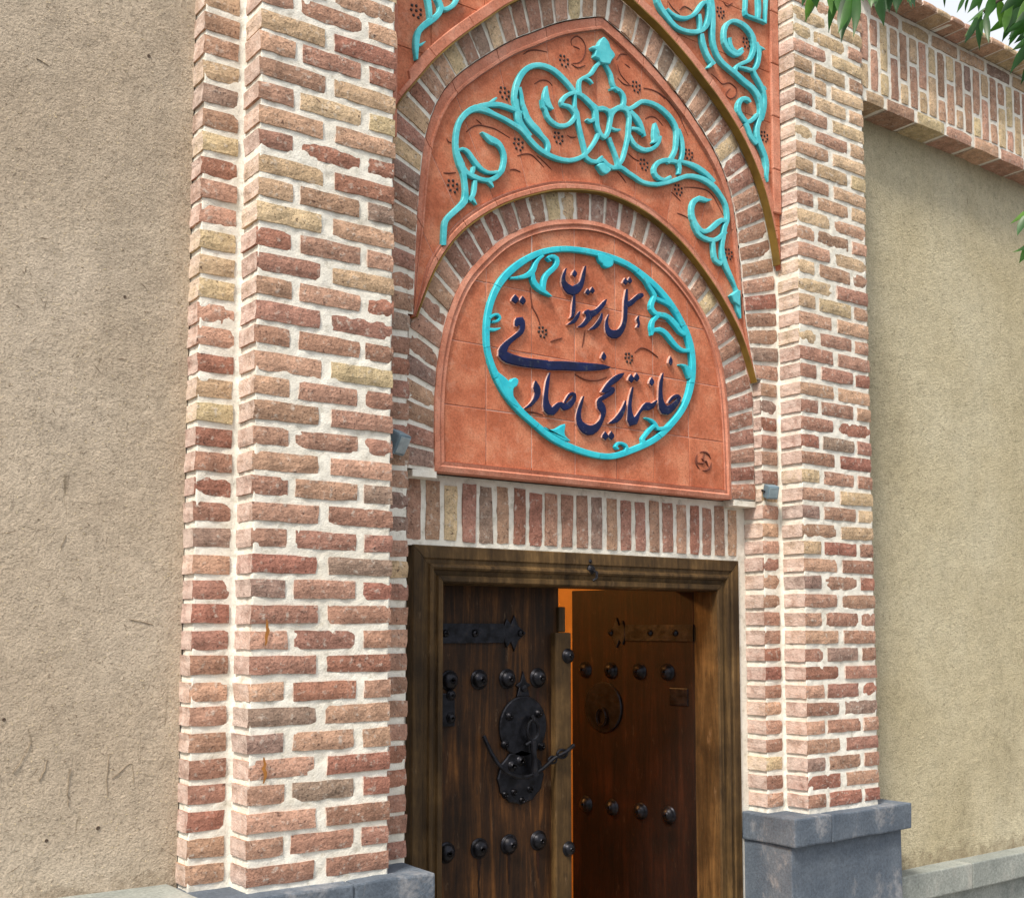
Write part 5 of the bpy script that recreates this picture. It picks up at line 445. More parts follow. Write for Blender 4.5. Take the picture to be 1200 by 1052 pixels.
def ring(name, label, E, I, yf, period, proud=0):
    t = thing(name, label, "brick arch", (1.37, yf, sum(e[1] for e in E) / len(E)))
    n0 = 400; E = resample(E, n0); I = resample(I, n0)
    Mid = [((a[0] + b[0]) / 2, (a[1] + b[1]) / 2) for a, b in zip(E, I)]
    L = arclen(Mid); nb = int(L[-1] / period)
    def pair(s):
        for i in range(n0 - 1):
            if L[i + 1] >= s: break
        k = (s - L[i]) / max(1e-9, L[i + 1] - L[i])
        f = lambda P: (P[i][0] + (P[i + 1][0] - P[i][0]) * k, P[i][1] + (P[i + 1][1] - P[i][1]) * k)
        return f(E), f(I)
    V = []; F = []
    m = 160
    for i in range(m + 1):                     # mortar bed
        e, q = pair(L[-1] * i / m)
        for k in range(9):
            u = k / 8; x = e[0] + (q[0] - e[0]) * u; z = e[1] + (q[1] - e[1]) * u
            V.append((x, yf + .0068 - noise.noise(Vector((x * 38, 3, z * 38))) * .0036, z))
    for i in range(m):
        for k in range(8): a = i * 9 + k; F.append((a, a + 9, a + 10, a + 1))
    mk("mortar", V, F, M_MORTAR, t, smooth=True)
    for b in range(nb):
        g = period * .10
        s0 = L[-1] * b / nb + g * random.uniform(.7, 1.5); s1 = L[-1] * (b + 1) / nb - g * random.uniform(.7, 1.5)
        e0, i0 = pair(s0); e1, i1 = pair(s1)
        fi = random.uniform(.012, .03); fe = random.uniform(.0, .03)
        mixp = lambda p, q, k: (p[0] + (q[0] - p[0]) * k, p[1] + (q[1] - p[1]) * k)
        A, B, Cc, D = mixp(e0, i0, fe), mixp(i0, e0, fi), mixp(i1, e1, fi), mixp(e1, i1, fe)
        c = Vector(((A[0] + Cc[0]) / 2, (A[1] + Cc[1]) / 2))
        cs = [(q[0] - c.x, q[1] - c.y) for q in (A, B, Cc, D)]
        V, F = brick_vf(cs[::-1] if False else cs, .07, nx=4, nzz=4)
        # keep the faces pointing to the street
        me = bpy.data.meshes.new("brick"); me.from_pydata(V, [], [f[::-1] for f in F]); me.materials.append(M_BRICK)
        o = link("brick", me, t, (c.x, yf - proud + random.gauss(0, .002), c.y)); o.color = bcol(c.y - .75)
    return t
ring("outer_brick_arch", "tall pointed arch ring of bricks set on edge around the upper terracotta panel", E1, I1, .113, .069)
ring("inner_brick_arch", "lower round arch ring of bricks framing the blue lettered terracotta panel", E2F, I2, .148, .069)

# ------------------------------------------------------------------ lintel of upright bricks
lt = thing("brick_lintel", "flat row of upright bricks directly above the wooden door frame", "lintel", (1.38, .2, 1.07))
V = []; F = []
nx_, nz_ = 120, 18
for j in range(nz_ + 1):
    for i in range(nx_ + 1):
        x = .575 + (2.18 - .575) * i / nx_; z = .962 + .232 * j / nz_
        V.append((x, .2112 - noise.noise(Vector((x * 38, 1, z * 38))) * .0036, z))
for j in range(nz_):
    for i in range(nx_): a = j * (nx_ + 1) + i; F.append((a, a + 1, a + nx_ + 2, a + nx_ + 1))
mk("mortar", V, F, M_MORTAR, lt, smooth=True)
xx = .642
while xx < 2.15:
    h = random.uniform(.180, .192)
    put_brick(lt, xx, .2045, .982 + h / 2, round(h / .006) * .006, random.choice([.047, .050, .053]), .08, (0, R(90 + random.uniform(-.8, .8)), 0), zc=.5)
    xx += .0702 + random.uniform(-.002, .002)
mk("bedding_edge", *box_vf(.60, .690, .150, .21, 1.174, 1.196), M_MORTAR, lt)
mk("bedding_edge", *box_vf(2.06, 2.183, .150, .21, 1.174, 1.196), M_MORTAR, lt)

mk("jamb_fill", *box_vf(.556, .646, .245, .45, -.88, 1.19), M_MORTAR, lt); mk("jamb_fill", *box_vf(2.136, 2.20, .2125, .45, -.88, 1.19), M_MORTAR, lt)
mk("spring_fill", *box_vf(.556, .604, .158, .30, 1.20, 2.35), M_MORTAR, lt); mk("spring_fill", *box_vf(2.12, 2.20, .158, .30, 1.20, 2.35), M_MORTAR, lt)
# ------------------------------------------------------------------ terracotta work
def inset(poly, d):
    n = len(poly); out = []
    A = sum(poly[i][0] * poly[(i + 1) % n][1] - poly[(i + 1) % n][0] * poly[i][1] for i in range(n))
    s = 1 if A > 0 else -1
    for i in range(n):
        p, q, r = Vector(poly[i - 1]), Vector(poly[i]), Vector(poly[(i + 1) % n])
        e1 = (q - p); e2 = (r - q)
        if e1.length < 1e-7 or e2.length < 1e-7: out.append(tuple(q)); continue
        n1 = Vector((-e1.y, e1.x)).normalized() * s; n2 = Vector((-e2.y, e2.x)).normalized() * s
        b = (n1 + n2); b = b / max(.4, b.dot(n1)) if b.length > 1e-6 else n1
        out.append((q.x + b.x * d, q.y + b.y * d))
    return out
def slab_vf(poly, yf, yb, bev):
    n = len(poly); P = list(poly)
    if sum(P[i][0] * P[(i + 1) % n][1] - P[(i + 1) % n][0] * P[i][1] for i in range(n)) < 0: P = P[::-1]
    I = inset(P, bev)
    V = [(x, yb, z) for x, z in P] + [(x, yf + bev * .8, z) for x, z in P] + [(x, yf, z) for x, z in I]
    F = []
    for k in range(n):
        b = (k + 1) % n
        F.append((k, b, n + b, n + k)); F.append((n + k, n + b, 2 * n + b, 2 * n + k))
    F.append(tuple(range(2 * n, 3 * n)))
    return V, F
def clip(poly, nx, nz, d):       # keep nx*x+nz*z<=d
    out = []
    for i in range(len(poly)):
        a, b = poly[i], poly[(i + 1) % len(poly)]
        da = nx * a[0] + nz * a[1] - d; db = nx * b[0] + nz * b[1] - d
        if da <= 0: out.append(a)
        if da * db < 0:
            t = da / (da - db); out.append((a[0] + (b[0] - a[0]) * t, a[1] + (b[1] - a[1]) * t))
    return out
def area(P): return abs(sum(P[i][0] * P[(i + 1) % len(P)][1] - P[(i + 1) % len(P)][0] * P[i][1] for i in range(len(P)))) / 2
def ribbon_vf(rb, base, top, closed=False, bev=.13):
    V = []; F = []
    n = len(rb)
    for i, (ax, az, bx, bz) in enumerate(rb):
        for u, y in ((.05, base), (.03, top + .0028), (bev, top), (.5, top - .0004), (1 - bev, top), (.97, top + .0028), (.95, base)):
            V.append((ax + (bx - ax) * u, y, az + (bz - az) * u))
    w = 7; fm = []
    for i in range(n if closed else n - 1):
        a = i * w; b = ((i + 1) % n) * w
        for k in range(w - 1): F.append((a + k, b + k, b + k + 1, a + k + 1)); fm.append(0 if k in (0, w - 2) else 1)
    if not closed:
        F.append(tuple(range(w))); fm.append(0); F.append(tuple(range((n - 1) * w, n * w))[::-1]); fm.append(0)
    return V, F, fm
def relief(parent, name, ribs, base, top, mats, closed=False, polys=()):
    V = []; F = []; fm = []
    for k, rb in enumerate(ribs):
        v, f, m_ = ribbon_vf(rb, base, top - .0004 * k, closed)
        n = len(V); V += v; F += [tuple(i + n for i in q) for q in f]; fm += m_
    for pl in polys:
        q0 = [tuple(q) for q in pl]
        if len(q0) > 6: pl = catmull([q0[-1]] + q0 + [q0[0], q0[1]], 3)[3:-3][:-1]
        v, f = slab_vf(pl, top - .001, base, .003)
        n = len(V); V += v; F += [tuple(i + n for i in q) for q in f]
        kk = len(pl); fm += [0, 1] * kk + [1]
    return origin_mk(name, V, F, mats, parent, fm=fm)
def grape(parent, x, z, y, s=1.0):
    objs = []
    for dx, dz in ((-.013, .013), (.0, .016), (.013, .008), (-.015, -.003), (0, 0), (.013, -.008), (-.008, -.018), (.006, -.020)):
        objs.append(lathe_vf((x + dx * s * 1.25, y, z + dz * s), [(.0052, -.002), (.0048, .002), (.003, .0035)], 8))
    g = multi("grape_cluster", objs, M_HOLE, parent); return g
def vine(parent, P, y):
    P = catmull(P, 3)
    V, F = tube_vf([(x, y, z) for x, z in P], [.0018 + .0014 * math.sin(math.pi * i / (len(P) - 1)) for i in range(len(P))], 6)
    mk("scored_vine", V, F, M_CLAYD, parent)

# middle panel between the two arches
mp = thing("arched_terracotta_panel", "crescent terracotta panel with turquoise scrollwork and central finial between the two brick arches", "ceramic panel", (1.37, .13, 2.4))
NS = 240
A_ = resample(E2, NS); B_ = resample(I1, NS)
cuts = [0, 24, 44, 62, 80, 99, 118, 137, 156, 174, 192, 214, NS - 1]
def strip_part(name, i0, i1, fracs, ys, m, parent, gap=.0015):
    V = []; F = []
    for i in range(i0, i1 + 1):
        a, b = Vector(A_[i]), Vector(B_[i]); D = (b - a).length
        if i in (i0, i1) and 0 < i < NS - 1:
            o = Vector(A_[min(i + 1, NS - 1)]) - Vector(A_[i - 1]); o.normalize(); k = gap if i == i0 else -gap
            a = a + o * k; b = b + o * k
        for fr, y in zip(fracs, ys):
            s = fr(D); p = a.lerp(b, s); V.append((p.x, y, p.y))
    w = len(ys)
    for i in range(i1 - i0):
        for k in range(w - 1): c = i * w + k; F.append((c, c + w, c + w + 1, c + 1))
    for c in (0, (i1 - i0) * w): F.append(tuple(range(c, c + w)) if c else tuple(range(c, c + w))[::-1])
    origin_mk(name, V, F, m, parent)
wi = lambda D: min(.030, .25 * D) / D; wo = lambda D: min(.050, .30 * D) / D
for a, b in zip(cuts, cuts[1:]):
    strip_part("tile", a, b, [lambda D: wi(D) - .0, lambda D: wi(D) + .001, lambda D: 1 - wo(D) - .001, lambda D: 1 - wo(D)], [.17, .130, .130, .17], M_CLAY, mp)
    strip_part("border_tile", a, b, [lambda D: 0, lambda D: 0, lambda D: .003 / D, lambda D: wi(D) * .55, lambda D: wi(D) * .65, lambda D: wi(D) - .003 / D, lambda D: wi(D)], [.215, .124, .120, .120, .124, .121, .17], M_CLAYB, mp)
    strip_part("border_tile", a, b, [lambda D: 1 - wo(D), lambda D: 1 - wo(D) + .003 / D, lambda D: 1 - wo(D) * .78, lambda D: 1 - wo(D) * .7, lambda D: 1 - .004 / D, lambda D: 1], [.17, .118, .118, .123, .123, .19], M_CLAYB, mp)
mk("panel_back", *slab_vf([tuple(p) for p in A_[::8]] + [tuple(p) for p in B_[::-8]], .1316, .25, .001), M_CLAYP, mp)
for rb in MID: relief(mp, "turquoise_scroll", [rb], .131, .115, [M_TURQ, M_TURQ])
for pl in MIDP: relief(mp, "turquoise_finial", [], .131, .110, [M_TURQ, M_TURQ], polys=[pl])
for x, z in GRAPES['mid']: grape(mp, x, z, .130)
for v in VINES['mid']: vine(mp, v, .1305)
# under-edge strip of the lower arch: the thickness of the panel above it
def edge_strip(name, P, y0, y1, th, parent, m):
    V = []; F = []
    for i, (x, z) in enumerate(P):
        a = Vector(P[max(0, i - 1)]); b = Vector(P[min(len(P) - 1, i + 1)]); t = (b - a).normalized(); nn = Vector((t.y, -t.x))
        q = Vector((x, z)) + nn * th
        V += [(x, y0, z), (q.x, y0, q.y), (q.x, y1, q.y), (x, y1, z)]
    for i in range(len(P) - 1):
        for k in range(4): F.append((i * 4 + k, i * 4 + (k + 1) % 4, i * 4 + 4 + (k + 1) % 4, i * 4 + 4 + k))
    F.append((3, 2, 1, 0)); n = len(V); F.append((n - 4, n - 3, n - 2, n - 1))
    return mk(name, V, F, m, parent)
edge_strip("edge_strip", resample(E2, 120), .1175, .1465, .004, mp, M_STRIP)

# spandrel panel above the outer arch
sp = thing("terracotta_spandrel", "terracotta panel with turquoise scrolls filling both corners above the tall pointed arch", "ceramic panel", (1.37, .08, 2.9))
E1s = [q for q in E1 if q[1] > 2.12]
def elow(x):
    best = None
    for a, b in zip(E1s, E1s[1:]):
        if min(a[0], b[0]) <= x <= max(a[0], b[0]) and abs(b[0] - a[0]) > 1e-9:
            t = (x - a[0]) / (b[0] - a[0]); z = a[1] + (b[1] - a[1]) * t
            best = z if best is None else min(best, z)
    if best is None: best = 2.20 if x < 1 else 2.13
    return best
SX0, SX1 = .445, 2.284
xs = [.445, .62, .83, 1.04, 1.25, 1.46, 1.67, 1.88, 2.09, 2.284]; zs = [2.1, 2.31, 2.52, 2.73, 2.94, 3.15, 3.42]
for xa, xb in zip(xs, xs[1:]):
    for za, zb in zip(zs, zs[1:]):
        X = [xa + .001 + (xb - xa - .002) * k / 8 for k in range(9)]
        low = [max(za + .001, elow(x) + .004) for x in X]
        if all(q >= zb - .004 for q in low): continue
        ok = [i for i, q in enumerate(low) if q < zb - .006]
        i0, i1 = ok[0], ok[-1]
        if i1 == i0: continue
        pts = [(X[i], low[i]) for i in range(i0, i1 + 1)]
        poly = pts + [(X[i1], zb - .001), (X[i0], zb - .001)]
        cl = [poly[0]]
        for q in poly[1:]:
            if math.dist(q, cl[-1]) > .0012: cl.append(q)
        if len(cl) > 2 and math.dist(cl[0], cl[-1]) < .0012: cl.pop()
        if len(cl) > 2 and area(cl) > 2e-5: origin_mk("tile", *slab_vf(cl, .087, .112, .0012), M_CLAY, sp)
for x0, x1 in ((.442, .492), (2.238, 2.286)):
    z = (elow(x0) + .02) if x0 < 1 else 2.36
    for k in range(6):
        za = max(z, 2.1 + .22 * k); zb = min(3.42, 2.1 + .22 * (k + 1) - .002)
        if zb - za > .03: origin_mk("border_tile", *slab_vf([(x0, za), (x1, za), (x1, zb), (x0, zb)], .077, .112, .004), M_CLAYB, sp)
Pe = [q for q in resample(E1, 240) if q[1] > 2.14]
for a in range(0, len(Pe) - 1, 14):
    seg_ = Pe[a:a + 15]; out = []; inn = []
    seg_ = [q for q in seg_ if not (q[0] > 2 and q[1] < 2.24)]
    if len(seg_) < 3: continue
    for i, q in enumerate(seg_):
        t = (Vector(seg_[min(i + 1, len(seg_) - 1)]) - Vector(seg_[max(i - 1, 0)])).normalized(); nn = Vector((-t.y, t.x))
        w_ = .036
        if q[0] < .56 or q[0] > 2.22: w_ = .016
        inn.append((q[0], q[1])); out.append((q[0] + nn.x * w_, q[1] + nn.y * w_))
    origin_mk("border_tile", *slab_vf(inn + out[::-1], .078, .111, .003), M_CLAYB, sp)
for rb in SPAN: relief(sp, "turquoise_scroll", [rb], .088, .069, [M_TURQ, M_TURQ])
for x, z in GRAPES['span']: grape(sp, x, z, .087)
for v in VINES['span']: vine(sp, v, .0872)
edge_strip("edge_strip", [q for q in resample(E1, 200) if q[0] < .47 and q[1] > 2.2 or q[0] >= .47 and q[1] > 2.135], .0765, .112, .004, sp, M_STRIP)

# inner lettered panel
ip = thing("lettered_terracotta_panel", "arched terracotta panel over the lintel with dark blue lettering in a turquoise ring", "sign panel", (1.37, .14, 1.6))
arch = [q for q in resample(I2, 90)]
full = [(arch[0][0], 1.196)] + arch[1:-1] + [(arch[-1][0], 1.196)]
full = full[::-1]
inner = inset(full, .034)
inner_clean = [q for q in inner if q[1] > 1.196 + .0335]
def conv_clip_rect(x0, x1, z0, z1, P):
    q = clip(clip(clip(clip(list(P), -1, 0, -x0), 1, 0, x1), 0, -1, -z0), 0, 1, z1)
    o = []
    for a in q:
        if not o or math.dist(a, o[-1]) > .004: o.append(a)
    while len(o) > 2 and math.dist(o[0], o[-1]) < .004: o.pop()
    return o
gx = [.60, .885, 1.075, 1.266, 1.456, 1.64, 1.822, 2.2]; gz = [1.1, 1.417, 1.631, 1.845, 2.3]
for a, b in zip(gx, gx[1:]):
    for c, d in zip(gz, gz[1:]):
        q = conv_clip_rect(a + .0012, b - .0012, c + .0012, d - .0012, inner_clean)
        if len(q) > 2 and area(q) > 1e-4: origin_mk("tile", *slab_vf(q, .153 + random.uniform(-.0012, .0012), .20, .0022), M_CLAY, ip)
n = len(full)
mid1 = inset(full, .014)
bpts = list(range(0, n, 9))
for s in range(len(bpts)):
    a = bpts[s]; b = bpts[s + 1] if s + 1 < len(bpts) else n
    ids = [(k % n) for k in range(a, b + 1)]
    V = []; F = []
    M3 = inset(full, .022); M2 = inset(full, .016)
    for k in ids:
        for P, y in ((full, .195), (full, .147), (M2, .143), (M3, .150), (inner, .146), (inner, .18)):
            V.append((P[k][0], y, P[k][1]))
    w = 6
    for i in range(len(ids) - 1):
        for k in range(w - 1): c = i * w + k; F.append((c, c + 1, c + w + 1, c + w))
    F.append(tuple(range(w))); F.append(tuple(range((len(ids) - 1) * w, len(ids) * w))[::-1])
    origin_mk("border_tile", V, F, M_CLAYB, ip)
mk("panel_back", *slab_vf(full[::3], .1555, .27, .001), M_CLAYP, ip)
NR = len(RING); stepr = 12
for a in range(0, NR, stepr):
    seg_ = [RING[k % NR] for k in range(a, min(a + stepr, NR) + 1)]
    def ends(p, q, k): return tuple(u + (v - u) * k for u, v in zip(p, q))
    seg_[0] = ends(seg_[0], seg_[1], .05); seg_[-1] = ends(seg_[-1], seg_[-2], .05)
    relief(ip, "turquoise_ring", [seg_], .155, .138 + random.uniform(-.0008, .0008), [M_TURQD, M_TURQD])
for rb in MED: relief(ip, "turquoise_leaf", [rb], .155, .1370, [M_TURQD, M_TURQD])
for pl in MEDP: relief(ip, "turquoise_leaf", [], .155, .1375, [M_TURQD, M_TURQD], polys=[pl])
for st, dots in LET: relief(ip, "blue_letter", st, .155, .141, [M_CLAYP, M_NAVY], polys=dots)
for x, z in GRAPES['medal']: grape(ip, x, z, .153, .9)
for v in VINES['medal']: vine(ip, v, .1530)
# small round maker's emblem, lower right corner
ex, ez = 1.896, 1.333
objs = [tube_vf([(ex + .042 * math.cos(a), .1515, ez + .036 * math.sin(a)) for a in [R(q) for q in range(s0, s0 + 100, 14)]], [.001, .003, .0045, .005, .0045, .004, .003, .001], 6) for s0 in (20, 140, 260)]
objs += [tube_vf([(ex + .034 * math.cos(R(s0)), .1515, ez + .029 * math.sin(R(s0))), (ex + .012 * math.cos(R(s0 + 50)), .150, ez + .010 * math.sin(R(s0 + 50))), (ex, .150, ez)], [.002, .005, .003], 6) for s0 in (80, 200, 320)]
multi("emblem", objs, M_CLAYD, ip)

# ------------------------------------------------------------------ wooden door
df = thing("door_frame", "weathered olive-brown moulded wooden frame around the double door", "door frame", (1.385, .25, 0))
OX0, OX1, OZ1, ZB = .638, 2.142, .964, -.86
prof = [(0, .30), (0, .209), (.004, .205), (.040, .203), (.045, .208), (.058, .208), (.062, .200), (.070, .198), (.077, .202), (.080, .211), (.094, .214), (.098, .206), (.114, .206), (.119, .212), (.122, .232), (.122, .345)]
def member(kind):
    V = []; F = []
    for d, y in prof:
        if kind == 'L': V += [(OX0 + d, y, ZB), (OX0 + d, y, OZ1 - d - .0008)]
        elif kind == 'R': V += [(OX1 - d, y, OZ1 - d - .0008), (OX1 - d, y, ZB)]
        else: V += [(OX0 + d + .0008, y, OZ1 - d), (OX1 - d - .0008, y, OZ1 - d)]
    for i in range(len(prof) - 1): F.append((2 * i, 2 * i + 1, 2 * i + 3, 2 * i + 2))
    return V, F
mk("frame_stile", *member('L'), M_FRAME, df); mk("frame_stile", *member('R'), M_FRAME, df); mk("frame_head", *member('T'), M_FRAME, df)
bevbox("threshold", .60, 2.17, .18, .42, -.89, -.83, M_PAVE, df, bev=.01)
kx, kz = 1.378, .905
multi("frame_hook", [lathe_vf((kx, .207, kz), [(.018, -.002), (.018, .004), (.012, .012), (.004, .016)], 12), tube_vf([(kx, .195, kz), (kx + .004, .178, kz - .01), (kx, .175, kz - .03), (kx - .012, .18, kz - .04)], .005, 8),
      lathe_vf((kx - .004, .207, kz + .03), [(.008, -.002), (.008, .004), (.003, .008)], 8)], M_IRON, df)

def stud(parent, x, y, z, r=.031, local=False):
    V, F = lathe_vf((0, 0, 0), [(r * 1.12, -.002), (r * 1.12, .003), (r, .004), (r * .94, r * .32), (r * .78, r * .58), (r * .5, r * .78), (r * .2, r * .87)], 18)
    return mk("stud", V, F, M_IRON, parent, (x, y, z), smooth=True, local=local)
def strap(parent, x0, x1, z, h, y, local=False, s=1):
    objs = [box_vf(min(x0, x1), max(x0, x1), y - .007, y + .002, z - h / 2, z + h / 2)]
    tx = x1
    P = [(0, -h * .30), (.012, -h * .75), (.03, -h * .45), (.045, -h * .95), (.06, -h * .4), (.095, 0), (.06, h * .4), (.045, h * .95), (.03, h * .45), (.012, h * .75), (0, h * .30)]
    objs.append(slab_vf([(tx + a * s, z + b) for a, b in P], y - .008, y + .002, .002))
    o = multi("hinge_strap", objs, M_IRON, parent, local=local)
    for q in (.25, .62, 1.22):
        V, F = lathe_vf((0, 0, 0), [(.013, -.002), (.013, .004), (.008, .009), (.003, .011)], 10)
        mk("rivet", V, F, M_IRON, o, (x0 + (x1 - x0) * q, y - .007, z), smooth=True, local=True if local else False) if False else mk("rivet", [(a + x0 + (x1 - x0) * q, b + y - .007, c + z) for a, b, c in V], F, M_IRON, o, smooth=True, local=True)
    return o
# left leaf, closed
ll = thing("door_leaf", "closed left door leaf with iron studs and two round knocker plates", "door leaf", (1.03, .34, -.85))
Y0 = .32
bevbox("door_board", .742, 1.322, Y0, Y0 + .045, -.84, .862, M_DOOR, ll, bev=.003)
bevbox("meeting_strip", 1.286, 1.359, Y0 - .026, Y0 + .05, -.84, .683, M_FRAME, ll, bev=.006)
bevbox("latch_block", 1.312, 1.342, Y0 - .014, Y0 + .02, .684, .775, M_FRAME, ll, bev=.004)
for x in (.852, .973, 1.092, 1.226): stud(ll, x, Y0, .524)
for x in (.843, .975, 1.100, 1.227): stud(ll, x, Y0, -.040)
stud(ll, 1.343, Y0 - .026, .60, .024); stud(ll, 1.343, Y0 - .026, -.078, .024)
strap(ll, .752, 1.075, .681, .066, Y0)
o = bevbox("iron_plate", .795, .872, Y0 - .008, Y0 + .002, .372, .482, M_IRON, ll, bev=.003)
stud(ll, .855, Y0 - .008, .475, .016); stud(ll, .855, Y0 - .008, .400, .016)
def disc(name, cx, cz, rx, rz, parent, y, n=36, wav=.0):
    P = [(cx + rx * (1 + wav * math.cos(12 * 2 * math.pi * k / n)) * math.cos(2 * math.pi * k / n), cz + rz * (1 + wav * math.cos(12 * 2 * math.pi * k / n)) * math.sin(2 * math.pi * k / n)) for k in range(n)]
    return origin_mk(name, *slab_vf(P, y - .010, y + .002, .004), M_IRON, parent)
for x, z, L_ in ((.852, .49, .10), (.975, -.075, .13), (1.10, -.075, .10), (1.092, .49, .08), (1.226, .49, .12), (1.227, -.08, .09)):
    V = []; n_ = 6
    for k in range(n_):
        w_ = .007 * (1 - k / n_) * random.uniform(.7, 1.2) + .001; xx_ = x + random.gauss(0, .0012)
        V += [(xx_ - w_, Y0 - .0012, z - L_ * k / (n_ - 1)), (xx_ + w_, Y0 - .0012, z - L_ * k / (n_ - 1))]
    mk("rust_run", V, [(2 * k + 2, 2 * k + 3, 2 * k + 1, 2 * k) for k in range(n_ - 1)], M_DOOR2, ll)
kn = disc("knocker_plate", 1.158, .358, .102, .105, ll, Y0)
multi("plate_finial", [slab_vf([(1.130, .462), (1.186, .462), (1.176, .492), (1.190, .500), (1.170, .512), (1.158, .548), (1.146, .512), (1.126, .500), (1.140, .492)], Y0 - .009, Y0 + .002, .002), lathe_vf((1.158, Y0 - .009, .49), [(.014, 0), (.012, .008), (.004, .012)], 10)], M_IRON, ll)
for x, z in ((1.095, .395), (1.222, .40), (1.075, .30), (1.235, .285)):
    V, F = lathe_vf((x, Y0 - .010, z), [(.016, -.001), (.014, .008), (.005, .013)], 10); mk("rivet", V, F, M_IRON, ll, smooth=True)
def ringpts(cx, cz, rx, rz, y, n=20): return [(cx + rx * math.cos(2 * math.pi * k / n), y, cz + rz * math.sin(2 * math.pi * k / n)) for k in range(n + 1)]
multi("knocker", [tube_vf(ringpts(1.182, .345, .024, .034, Y0 - .03), .006), tube_vf([(1.182, Y0 - .01, .385), (1.182, Y0 - .03, .392), (1.184, Y0 - .035, .378)], .007),
     tube_vf([(1.180, Y0 - .032, .312), (1.184, Y0 - .035, .25), (1.188, Y0 - .03, .19)], [.012, .010, .016], 10),
     tube_vf([(1.180, Y0 - .032, .31), (1.150, Y0 - .03, .295)], .006)], M_IRON, ll)
disc("lower_plate", 1.148, .185, .098, .092, ll, Y0, wav=.03)
for x, z in ((1.108, .225), (1.115, .135), (1.185, .140), (1.150, .105), (1.078, .13), (1.145, .24)):
    V, F = lathe_vf((x, Y0 - .010, z), [(.020 if z > .2 else .014, -.001), (.016 if z > .2 else .011, .006), (.007, .009)], 10); mk("rivet", V, F, M_IRON, ll, smooth=True)
multi("pull_bar", [tube_vf(catmull([(.985, Y0 - .012, .335), (1.010, Y0 - .025, .275), (1.045, Y0 - .035, .225), (1.10, Y0 - .035, .195), (1.16, Y0 - .035, .188), (1.22, Y0 - .035, .21), (1.27, Y0 - .04, .245), (1.31, Y0 - .05, .262), (1.352, Y0 - .045, .285)], 3), .007, 8)], M_IRON, ll)
multi("chain_link", [tube_vf(ringpts(1.300, .258, .022, .014, Y0 - .045), .005), tube_vf(ringpts(1.265, .238, .018, .012, Y0 - .035), .004)], M_IRON, ll)

# right leaf, swung inwards
PHI = 80
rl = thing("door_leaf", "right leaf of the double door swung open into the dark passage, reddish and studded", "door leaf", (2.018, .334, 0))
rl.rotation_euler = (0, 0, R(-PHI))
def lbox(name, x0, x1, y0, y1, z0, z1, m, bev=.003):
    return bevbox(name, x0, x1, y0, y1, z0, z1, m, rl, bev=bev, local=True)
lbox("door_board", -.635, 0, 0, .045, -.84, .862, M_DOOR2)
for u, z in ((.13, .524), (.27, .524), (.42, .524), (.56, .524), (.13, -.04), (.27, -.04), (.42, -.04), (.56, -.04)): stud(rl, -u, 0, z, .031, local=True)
strap(rl, 0, -.34, .681, .066, 0, local=True, s=-1)
lbox("iron_plate", -.12, -.03, -.004, .002, .392, .462, M_IRON)
V, F = slab_vf([(-.46 + .10 * math.cos(2 * math.pi * k / 30), .37 + .105 * math.sin(2 * math.pi * k / 30)) for k in range(30)], -.010, .002, .004)
mk("knocker_plate", V, F, M_IRON, rl, local=True)
multi("knocker", [tube_vf(ringpts(-.46, .33, .025, .035, -.02), .005)], M_IRON, rl, local=True)
# hall behind the door
hw = thing("hallway", "warm lit passage glimpsed through the gap between the door leaves", "hallway", (1.4, 1.8, -.85))
for nm, b in (("hallway_wall", (.35, .42, .46, 3.2, -.86, 1.9)), ("hallway_wall", (2.75, 2.82, .46, 3.2, -.86, 1.9)), ("hallway_wall", (.35, 2.82, 3.2, 3.3, -.86, 1.9)), ("hallway_ceiling", (.35, 2.82, .46, 3.3, 1.9, 2.0)), ("hallway_floor", (.35, 2.82, .42, 3.3, -.93, -.862))):
    mk(nm, *box_vf(*b), M_WARM, hw)
lampo = thing("hanging_lamp", "small warm hanging lamp inside the passage behind the closed door leaf", "lamp", (.80, 1.30, 1.40))
multi("lamp_shade", [lathe_vf((0, 0, 0), [(.02, .0), (.02, .001)], 12)], M_IRON, lampo, local=True)
multi("lamp_cord", [tube_vf([(0, 0, .55), (0, 0, .08)], .004, 6)], M_IRON, lampo, local=True)
bm_, bn_, bl_, bb_ = mat("bulb_glow"); bb_.inputs['Emission Color'].default_value = (1, .55, .2, 1); bb_.inputs['Emission Strength'].default_value = 8
Vb = []; Fb = []
for i in range(7):
    for k in range(12):
        a = math.pi * i / 6; Vb.append((.04 * math.sin(a) * math.cos(k * math.pi / 6), .04 * math.sin(a) * math.sin(k * math.pi / 6), .04 * math.cos(a)))
for i in range(6):
    for k in range(12): Fb.append((i * 12 + k, i * 12 + (k + 1) % 12, (i + 1) * 12 + (k + 1) % 12, (i + 1) * 12 + k))
mk("bulb", Vb, Fb, bm_, lampo, smooth=True, local=True)
pl_ = bpy.data.lights.new("lamp_light", 'POINT'); pl_.energy = 20; pl_.color = (1, .50, .14); pl_.shadow_soft_size = .06
po = bpy.data.objects.new("lamp_light", pl_); C.objects.link(po); po.location = (.80, 1.30, 1.28)

